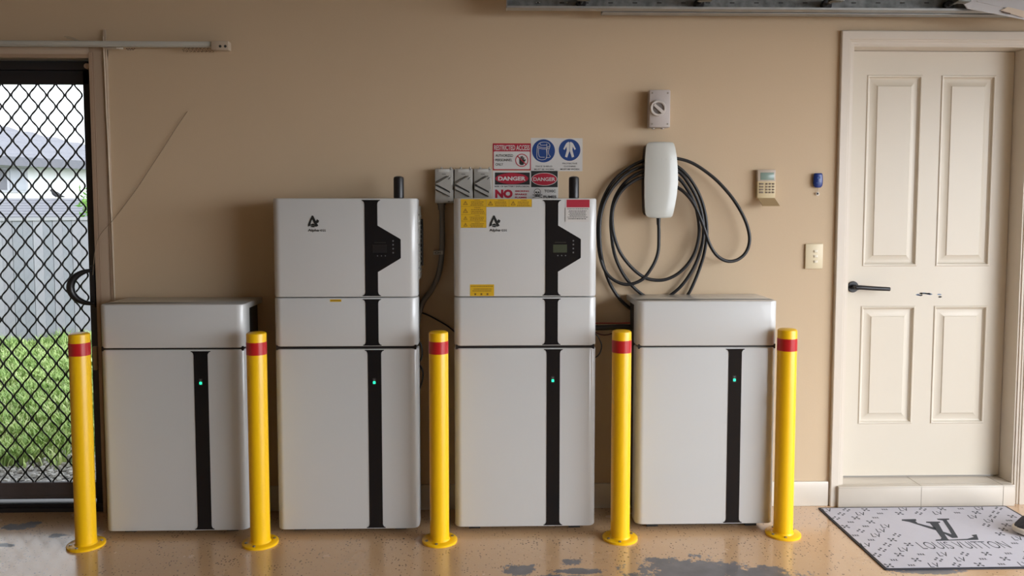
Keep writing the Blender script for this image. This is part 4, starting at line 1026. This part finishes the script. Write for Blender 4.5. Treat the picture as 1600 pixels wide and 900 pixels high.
# repeating small motifs
m = MB(); pitch = .090
rows = int(mh/(pitch*.5))
keepx0, keepx1, keepy0, keepy1 = W(1388, 812, Z=0).x, W(1545, 830, Z=0).x, W(1500, 862, Z=0).y, W(1500, 809, Z=0).y
for j in range(rows+1):
    y = my1-.034-j*.047
    if y < my0+.02: break
    for i in range(0, 40):
        x = mx0+.03+i*pitch+(j % 2)*pitch/2
        if x > mx1-.025: continue
        if keepx0-.01 < x < keepx1-.0 and keepy0 < y < keepy1: continue
        kind = (j+3*i) % 4 if j % 2 else (j//2+i) % 4
        if kind == 0:
            gtext(m, 'LV', x, y, .038, wd=.048, bold=.006, shear=.25)
        elif kind == 2:
            for a_ in range(4):
                c, s_ = cos(pi/2*a_+pi/4), sin(pi/2*a_+pi/4)
                m.prismz([(x, y), (x+.016*c-.005*s_, y+.016*s_+.005*c), (x+.020*c, y+.020*s_), (x+.016*c+.005*s_, y+.016*s_-.005*c), (x+.003*c, y+.003*s_)], .0055, .0061)
        elif kind == 1:
            for a_ in range(4):
                c, s_ = cos(pi/2*a_), sin(pi/2*a_)
                m.prismz(disc(x+.013*c, y+.013*s_, .0055, .0055, 6), .0055, .0061)
        else:
            for a_ in range(3):
                m.prismz([(x-.014+.010*a_, y-.006), (x-.011+.010*a_, y-.006), (x-.006+.010*a_, y+.007), (x-.009+.010*a_, y+.007)], .0055, .0061)
                m.prismz([(x-.008+.010*a_, y-.006), (x-.006+.010*a_, y-.006), (x-.011+.010*a_, y+.007), (x-.0135+.010*a_, y+.007)], .0055, .00612)
m.build('small_motifs', MATINK, t, smooth=0)

# ------------------------------------------------------------------ sneaker at the right edge
sx_, sy_ = W(1584, 829, Z=.02).x, W(1584, 829, Z=.02).y
t = thing('sneaker', (sx_+.14, sy_, .006), 'dark grey sneaker with cream sole standing on the doormat at the right edge', 'shoe')
L_ = .285
def shoe_ring(z, grow, n=36, zf=lambda u: 0):
    R = []
    for i in range(n):
        a_ = 2*pi*i/n; u = (1-cos(a_))/2                     # 0 toe .. 1 heel
        wdt = (.046*(sin(pi*min(1, u*1.25+.02))**.55 if u < .4 else 1)-.010*max(0, (u-.35)))
        prof = .056*math.sqrt(max(0, 1-(1-min(1, u/.30))**2))*(1 if u < .3 else 1)
        if u > .3: prof = .052-.016*min(1, (u-.3)/.3)
        if u > .88: prof = .036*math.sqrt(max(0, 1-((u-.88)/.12)**2))
        sg = 1 if sin(a_) >= 0 else -1
        R.append(Vector((sx_-grow+(L_+2*grow)*u, sy_+sg*(prof+grow*(1 if prof > .01 else 0)), z+zf(u))))
    return R
base_ = .0062
m = MB(); m.loft([shoe_ring(base_+.001, -.006, zf=lambda u: .010*max(0, 1-u/.12)), shoe_ring(base_+.004, -.002, zf=lambda u: .008*max(0, 1-u/.12)), shoe_ring(base_+.026, .001), shoe_ring(base_+.032, -.002)]); m.build('sole', SHOES, t, smooth=60)
def upz(u): return .038*min(1, u/.18)**.6+.035*max(0, min(1, (u-.2)/.3)) if u > 0 else 0
m = MB(); m.loft([shoe_ring(base_+.025, -.004), shoe_ring(base_+.030, -.006, zf=lambda u: upz(u)*.35), shoe_ring(base_+.030, -.013, zf=lambda u: upz(u)*.8), shoe_ring(base_+.030, -.022, zf=lambda u: upz(u)*1.0), shoe_ring(base_+.028, -.034, zf=lambda u: upz(u)*1.05)])
m.build('upper', SHOEU, t, smooth=60)
m = MB()
for k in range(4):
    xx = sx_+.10+k*.022; zz2 = base_+.030+upz((xx-sx_)/L_)*1.02
    m.tube([(xx, sy_-.026, zz2-.004), (xx+.004, sy_, zz2+.004), (xx+.010, sy_+.026, zz2-.004)], .0025, 6, 4)
m.build('laces', WHITEPL, t)

# ------------------------------------------------------------------ outdoors
GZ = -.10
GRASSBASE = mat('soil_and_grass', (.11, .18, .045), .9, var=.5, vscale=8, bump=.6, bscale=30)
gy1 = W(60, 712, Z=GZ).y; fy = 6.9
m = MB(); m.box(-13, 16, gy1-.2, 30, GZ-.1, GZ-.01); struct(m.build('lawn_ground', GRASSBASE, smooth=0))
m = MB(); m.box(-9, 16, WT, gy1, GZ-.1, GZ-.005); struct(m.build('gravel_base', mat('grey_gravel_base', (.24, .23, .22), .9, var=.5, vscale=60, bump=1, bscale=80), smooth=0))
m = MB(); m.box(XR+.25, 16, -12, .1, -.12, -.01); struct(m.build('driveway', mat('driveway_concrete', (.55, .53, .50), .85, var=.08), smooth=0))
def side(a, b, x, y):
    """distance of (x, y) from the line a-b, positive on the garage side"""
    dx, dy = b.x-a.x, b.y-a.y; l_ = math.hypot(dx, dy); v = ((x-a.x)*dy-(y-a.y)*dx)/l_
    c = ((CAM.x-a.x)*dy-(CAM.y-a.y)*dx)/l_
    return v if c > 0 else -v
# gravel stones as stuff
rg = random.Random(5); m = MB()
for _ in range(5200):
    x = rg.uniform(-4.2, -1.5); y = rg.uniform(.3, 2.6)
    g0_, g1_ = W(0, 730, Z=GZ), W(120, 700, Z=GZ)
    if side(g0_, g1_, x, y) < -.12: continue
    s_ = rg.uniform(.010, .024); z = GZ
    R1 = [Vector((x+s_*cos(a_)*rg.uniform(.7, 1.1), y+s_*sin(a_)*rg.uniform(.7, 1.1), z)) for a_ in [i*pi/2.5 for i in range(5)]]
    R2 = [Vector((x+(p.x-x)*.65, y+(p.y-y)*.65, z+s_*rg.uniform(.5, .9))) for p in R1]
    m.loft([R1, R2])
gr = m.build('gravel', mat('pale_gravel', (.42, .41, .39), .85, var=.5, vscale=40), smooth=0); tag(gr, 'loose grey gravel strip outside the glass door', 'gravel', kind='stuff')
# grass blades
m = MB(); m.mats = []
GRM = [mat('grass_a', (.27, .41, .12), .7), mat('grass_b', (.44, .60, .20), .7), mat('grass_c', (.55, .64, .30), .7)]
for g_ in GRM: m.slot(g_)
def blade(x, y, h, w_, mi):
    a_ = rg.uniform(0, 2*pi); ln_ = rg.uniform(.2, .9)*h
    b0 = Vector((x-w_*sin(a_), y+w_*cos(a_), GZ-.01)); b1 = Vector((x+w_*sin(a_), y-w_*cos(a_), GZ-.01))
    mid = Vector((x+ln_*.4*cos(a_), y+ln_*.4*sin(a_), GZ+h*.65)); tip = Vector((x+ln_*cos(a_), y+ln_*sin(a_), GZ+h))
    d = Vector((-sin(a_), cos(a_), 0))*w_*.7
    v = [m.bm.verts.new(p) for p in (b0, b1, mid-d, mid+d, tip)]
    f1 = m.bm.faces.new((v[0], v[1], v[2], v[3])); f2 = m.bm.faces.new((v[3], v[2], v[4])); f1.material_index = f2.material_index = mi
ga, gz_ = W(0, 730, Z=GZ), W(120, 700, Z=GZ)
for _ in range(110000):
    y = gy1-.25+(fy-gy1+.2)*rg.random()**1.15
    xc = -(y+3.59)*.60; x = xc+rg.uniform(-1.4, 2.2)
    q0, q1 = W(0, 545, Z=GZ), W(140, 529, Z=GZ)
    df = side(q0, q1, x, y)
    if df < .05: continue
    if side(ga, gz_, x, y)+.07*sin(x*9+y*4) > 0 and rg.random() > .10: continue
    dens = 1
    if rg.random() > dens: continue
    cl_ = .5+.5*sin(x*11.1+2*sin(y*8.3))*sin(y*9.7+x*5)
    nf = max(0, 1-df/.5)
    if cl_ < .28 and rg.random() < .8: continue
    blade(x, y, rg.uniform(.03, .07)+.07*cl_*rg.random()+.14*nf*rg.random()*cl_, rg.uniform(.005, .011), rg.choice((0, 0, 1) if cl_ > .6 else (0, 1, 1, 2, 2)))
tag(m.build('grass', None, smooth=0, rec=False), 'bright green lawn grass outside the glass door', 'grass', kind='stuff')
# paling fence, running away from the door towards the right
F0, F1 = W(0, 545, Z=GZ), W(140, 529, Z=GZ)
fd = (F1-F0).normalized(); fn = Vector((-fd.y, fd.x, 0)); fn = fn if fn.y < 0 else -fn
fh = (W(0, 336, Y=F0.y).z+W(137, 343, Y=F1.y).z)/2
t = thing('paling_fence', (F0.x, F0.y, GZ), 'weathered pale grey paling fence across the back of the lawn', 'fence')
FM = [mat('grey_paling_a', (.25, .25, .27), .85, var=.12, vscale=6, bump=.3), mat('grey_paling_b', (.28, .28, .30), .85, var=.12, vscale=5, bump=.3), mat('grey_paling_c', (.22, .23, .25), .85, var=.15, vscale=7, bump=.3)]
for k in range(80):
    p0 = F0-fd*1.9+fd*(.098*k)+fn*(.006*(k % 2)); p1 = p0+fd*.095; h_ = fh-.03+rg.uniform(-.006, .006)
    m = MB(); m.loft([[Vector((p.x, p.y, z)) for p, z in ((p0, GZ-.02), (p1, GZ-.02), (p1, h_), (p0, h_))], [Vector((p.x, p.y, z))-fn*.018 for p, z in ((p0, GZ-.02), (p1, GZ-.02), (p1, h_), (p0, h_))]]); m.build('paling', FM[rg.randrange(3)], t, smooth=0)
p0 = F0-fd*1.9; p1 = p0+fd*7.84
m = MB(); m.loft([[Vector((p.x, p.y, z))+fn*.025 for p, z in ((p0, fh-.035), (p1, fh-.035), (p1, fh), (p0, fh))], [Vector((p.x, p.y, z))-fn*.035 for p, z in ((p0, fh-.035), (p1, fh-.035), (p1, fh), (p0, fh))]]); m.build('capping', mat('dark_capping', (.30, .30, .31), .8), t, smooth=0)
# neighbour's house: upper wall, window, eave and tiled roof; lower tiled roof
def hz(px, py, Y): return W(px, py, Y=Y)
hs_ = thing('neighbour_house', (-9, 12, GZ), 'white two storey neighbouring house with grey tiled roofs beyond the fence', 'house')
A0 = Vector((hz(-260, 300, 9.2).x, 9.2, 0)); Ab = W(150, 300, Y=13.4); B0 = Vector((Ab.x, 13.4, 0)); dirw = (B0-A0).normalized(); nrm = Vector((dirw.y, -dirw.x, 0))
if nrm.y > 0: nrm = -nrm
B0 = B0+dirw*1.5
def wallpt(px, py):
    d = FW+RT*((px-800-SHX)/F_PX)+UP*((450+SHY-py)/F_PX); t_ = (A0-CAM).dot(nrm)/d.dot(nrm); return CAM+d*t_
ez = wallpt(60, 258).z
HW = mat('white_render', (.62, .62, .63), .85); RT_ = mat('grey_roof_tiles', (.24, .24, .27), .75, var=.12, vscale=3)
def slab(m, pts, n, th): m.loft([[p for p in pts], [p-n*th for p in pts]])
m = MB(); slab(m, [Vector((A0.x, A0.y, 0)), Vector((B0.x, B0.y, 0)), Vector((B0.x, B0.y, ez+.1)), Vector((A0.x, A0.y, ez+.1))], nrm, .2)
bk = B0-nrm*5; m.loft([[Vector((B0.x, B0.y, 0)), Vector((bk.x, bk.y, 0)), Vector((bk.x, bk.y, ez+.1)), Vector((B0.x, B0.y, ez+.1))], [Vector((B0.x, B0.y, 0))-dirw*.2, Vector((bk.x, bk.y, 0))-dirw*.2, Vector((bk.x, bk.y, ez+.1))-dirw*.2, Vector((B0.x, B0.y, ez+.1))-dirw*.2]])
m.build('house_wall', HW, hs_, smooth=0)
# upper roof with tile courses
m = MB(); rise = Vector((0, 0, .40)); ov = .45
for k in range(9):
    o0 = nrm*(ov-k*.33); z_ = ez+.10+k*.105
    a_ = Vector((A0.x, A0.y, z_))+o0; b_ = Vector((B0.x, B0.y, z_))+o0+dirw*(.4-k*.33)
    c_ = b_-nrm*.36+Vector((0, 0, .10)); d_ = a_-nrm*.36+Vector((0, 0, .10))
    m.loft([[a_, b_, c_, d_], [p-Vector((0, 0, .03)) for p in (a_, b_, c_, d_)]])
m.build('upper_roof', RT_, hs_, smooth=0)
m = MB(); a_ = Vector((A0.x, A0.y, ez-.06))+nrm*(ov+.02); b_ = Vector((B0.x, B0.y, ez-.06))+nrm*(ov+.02)+dirw*.4
m.loft([[a_, b_, b_+Vector((0, 0, .17)), a_+Vector((0, 0, .17))], [p-nrm*.05 for p in (a_, b_, b_+Vector((0, 0, .17)), a_+Vector((0, 0, .17)))]])
m.build('gutter', mat('grey_gutter', (.13, .13, .15), .6), hs_, smooth=0)
m = MB(); a_ = Vector((A0.x, A0.y, ez-.02)); b_ = Vector((B0.x, B0.y, ez-.02))
m.loft([[a_, b_, b_+nrm*ov, a_+nrm*ov], [p+Vector((0, 0, .02)) for p in (a_, b_, b_+nrm*ov, a_+nrm*ov)]]); m.build('soffit', HW, hs_, smooth=0)
wz1 = wallpt(25, 262).z; wz0 = wallpt(25, 301).z
wp = [wallpt(-45, 280), wallpt(42, 280)]
m = MB(); q = nrm*.03
m.loft([[Vector((wp[0].x, wp[0].y, wz0))+q, Vector((wp[1].x, wp[1].y, wz0))+q, Vector((wp[1].x, wp[1].y, wz1))+q, Vector((wp[0].x, wp[0].y, wz1))+q], [Vector((wp[0].x, wp[0].y, wz0)), Vector((wp[1].x, wp[1].y, wz0)), Vector((wp[1].x, wp[1].y, wz1)), Vector((wp[0].x, wp[0].y, wz1))]])
wn = m.build('window', mat('grey_window_frame', (.35, .35, .38), .5), hs_, smooth=0)
for f0_, f1_, mm in ((.04, .60, mat('grey_glass_dark', (.12, .12, .14), .2)), (.66, .95, mat('grey_glass_light', (.33, .34, .38), .2))):
    P0 = wp[0].lerp(wp[1], f0_); P1 = wp[0].lerp(wp[1], f1_); q2 = nrm*.045; m = MB(); dz_ = .05
    m.loft([[Vector((P.x, P.y, zq))+qq for P, zq in ((P0, wz0+dz_), (P1, wz0+dz_), (P1, wz1-dz_), (P0, wz1-dz_))] for qq in (q2, q)]); m.build('pane', mm, wn, smooth=0)
# lower roof in front of the wall
ly = fy+.75
lt = W(60, 309, Y=ly+1.5); lz1 = lt.z; lz0 = W(60, 336, Y=ly).z-.02
m = MB(); n_ = 7
for k in range(n_):
    y_ = ly+1.5*k/n_; z_ = lz0+(lz1-lz0)*k/n_; z2 = lz0+(lz1-lz0)*(k+1)/n_
    P = [Vector((-9, y_, z_)), Vector((W(300, 320, Y=ly).x, y_, z_)), Vector((W(300, 320, Y=ly).x, y_+1.5/n_+.02, z2-.01)), Vector((-9, y_+1.5/n_+.02, z2-.01))]
    m.loft([P, [p-Vector((0, 0, .05)) for p in P]])
m.build('lower_roof', RT_, hs_, smooth=0)
m = MB(); xr2 = W(300, 320, Y=ly).x; m.box(-9, xr2, ly+.1, ly+1.4, 0, lz0-.05); m.build('lower_wall', HW, hs_, smooth=0)
# bird on the lower roof
bp = W(88, 308.5, Y=ly+1.45); bs = (W(101, 305, Y=ly+1.45).x-W(77, 305, Y=ly+1.45).x)/24
t = thing('bird', (bp.x, bp.y, lz1), 'dark grey bird perched on the tiled roof edge beyond the fence', 'bird')
BX = lambda px, py: Vector((bp.x+(px-88)*bs, bp.y, lz1+(308.5-py)*bs))
m = MB()
prof = [((78.2, 297.6), .3), ((80, 297.3), 1.1), ((81.6, 296.6), 2.1), ((83.2, 298.4), 2.2), ((85, 301), 3.0), ((88, 303), 3.4), ((92, 304.6), 2.7), ((96, 306), 1.4), ((101, 307.2), .5)]
pts = catmull([BX(*p) for p, _ in prof], 4); rad = [r_ for _, r_ in prof]
def rf(t_): f = t_*(len(rad)-1); i = min(int(f), len(rad)-2); return (rad[i]+(rad[i+1]-rad[i])*(f-i))*bs*1.25
m.tube(pts, rf, 12); m.build('body', mat('dark_feathers', (.03, .03, .035), .7), t, smooth=60)
for s_ in (-1.2, 1.2):
    m = MB(); q = BX(87, 305); e_ = BX(87.4, 308.5); m.tube([q+Vector((0, s_*bs, 0)), e_+Vector((0, s_*bs, 0))], .35*bs, 6); m.build('leg', CORDB, t)
# leafy shrub behind the fence by the frame edge
sc_ = W(143, 318, Y=fy-.1); rs = random.Random(11)
t = thing('shrub', (sc_.x+.1, sc_.y, GZ), 'light green leafy shrub rising above the fence at the door frame edge', 'shrub')
m = MB(); m.slot(mat('leaf_light', (.20, .42, .06), .6)); m.slot(mat('leaf_mid', (.12, .30, .05), .6))
for _ in range(900):
    v = Vector((rs.gauss(0, .08), rs.gauss(0, .10), rs.gauss(0, .14))); c = sc_+Vector((.12, 0, -.05))+v
    a_ = rs.uniform(0, 2*pi); l_ = rs.uniform(.03, .06); d1 = Vector((cos(a_), rs.uniform(-.5, .5), sin(a_)))*l_; d2 = Vector((-sin(a_), rs.uniform(-.5, .5), cos(a_)))*l_*.3
    f_ = m.bm.faces.new([m.bm.verts.new(c+q) for q in (-d1, d2, d1, -d2)]); f_.material_index = rs.randrange(2)
m.build('foliage', None, t, smooth=0, rec=False)
m = MB()
for k in range(4): m.tube([(sc_.x+.1, sc_.y, GZ), (sc_.x+.1+.04*(k-1.5), sc_.y+.02, .7), (sc_.x+.12+.10*(k-1.5), sc_.y, sc_.z+.05)], .008, 6, 4)
m.build('stem', mat('shrub_stem', (.18, .13, .08), .8), t)
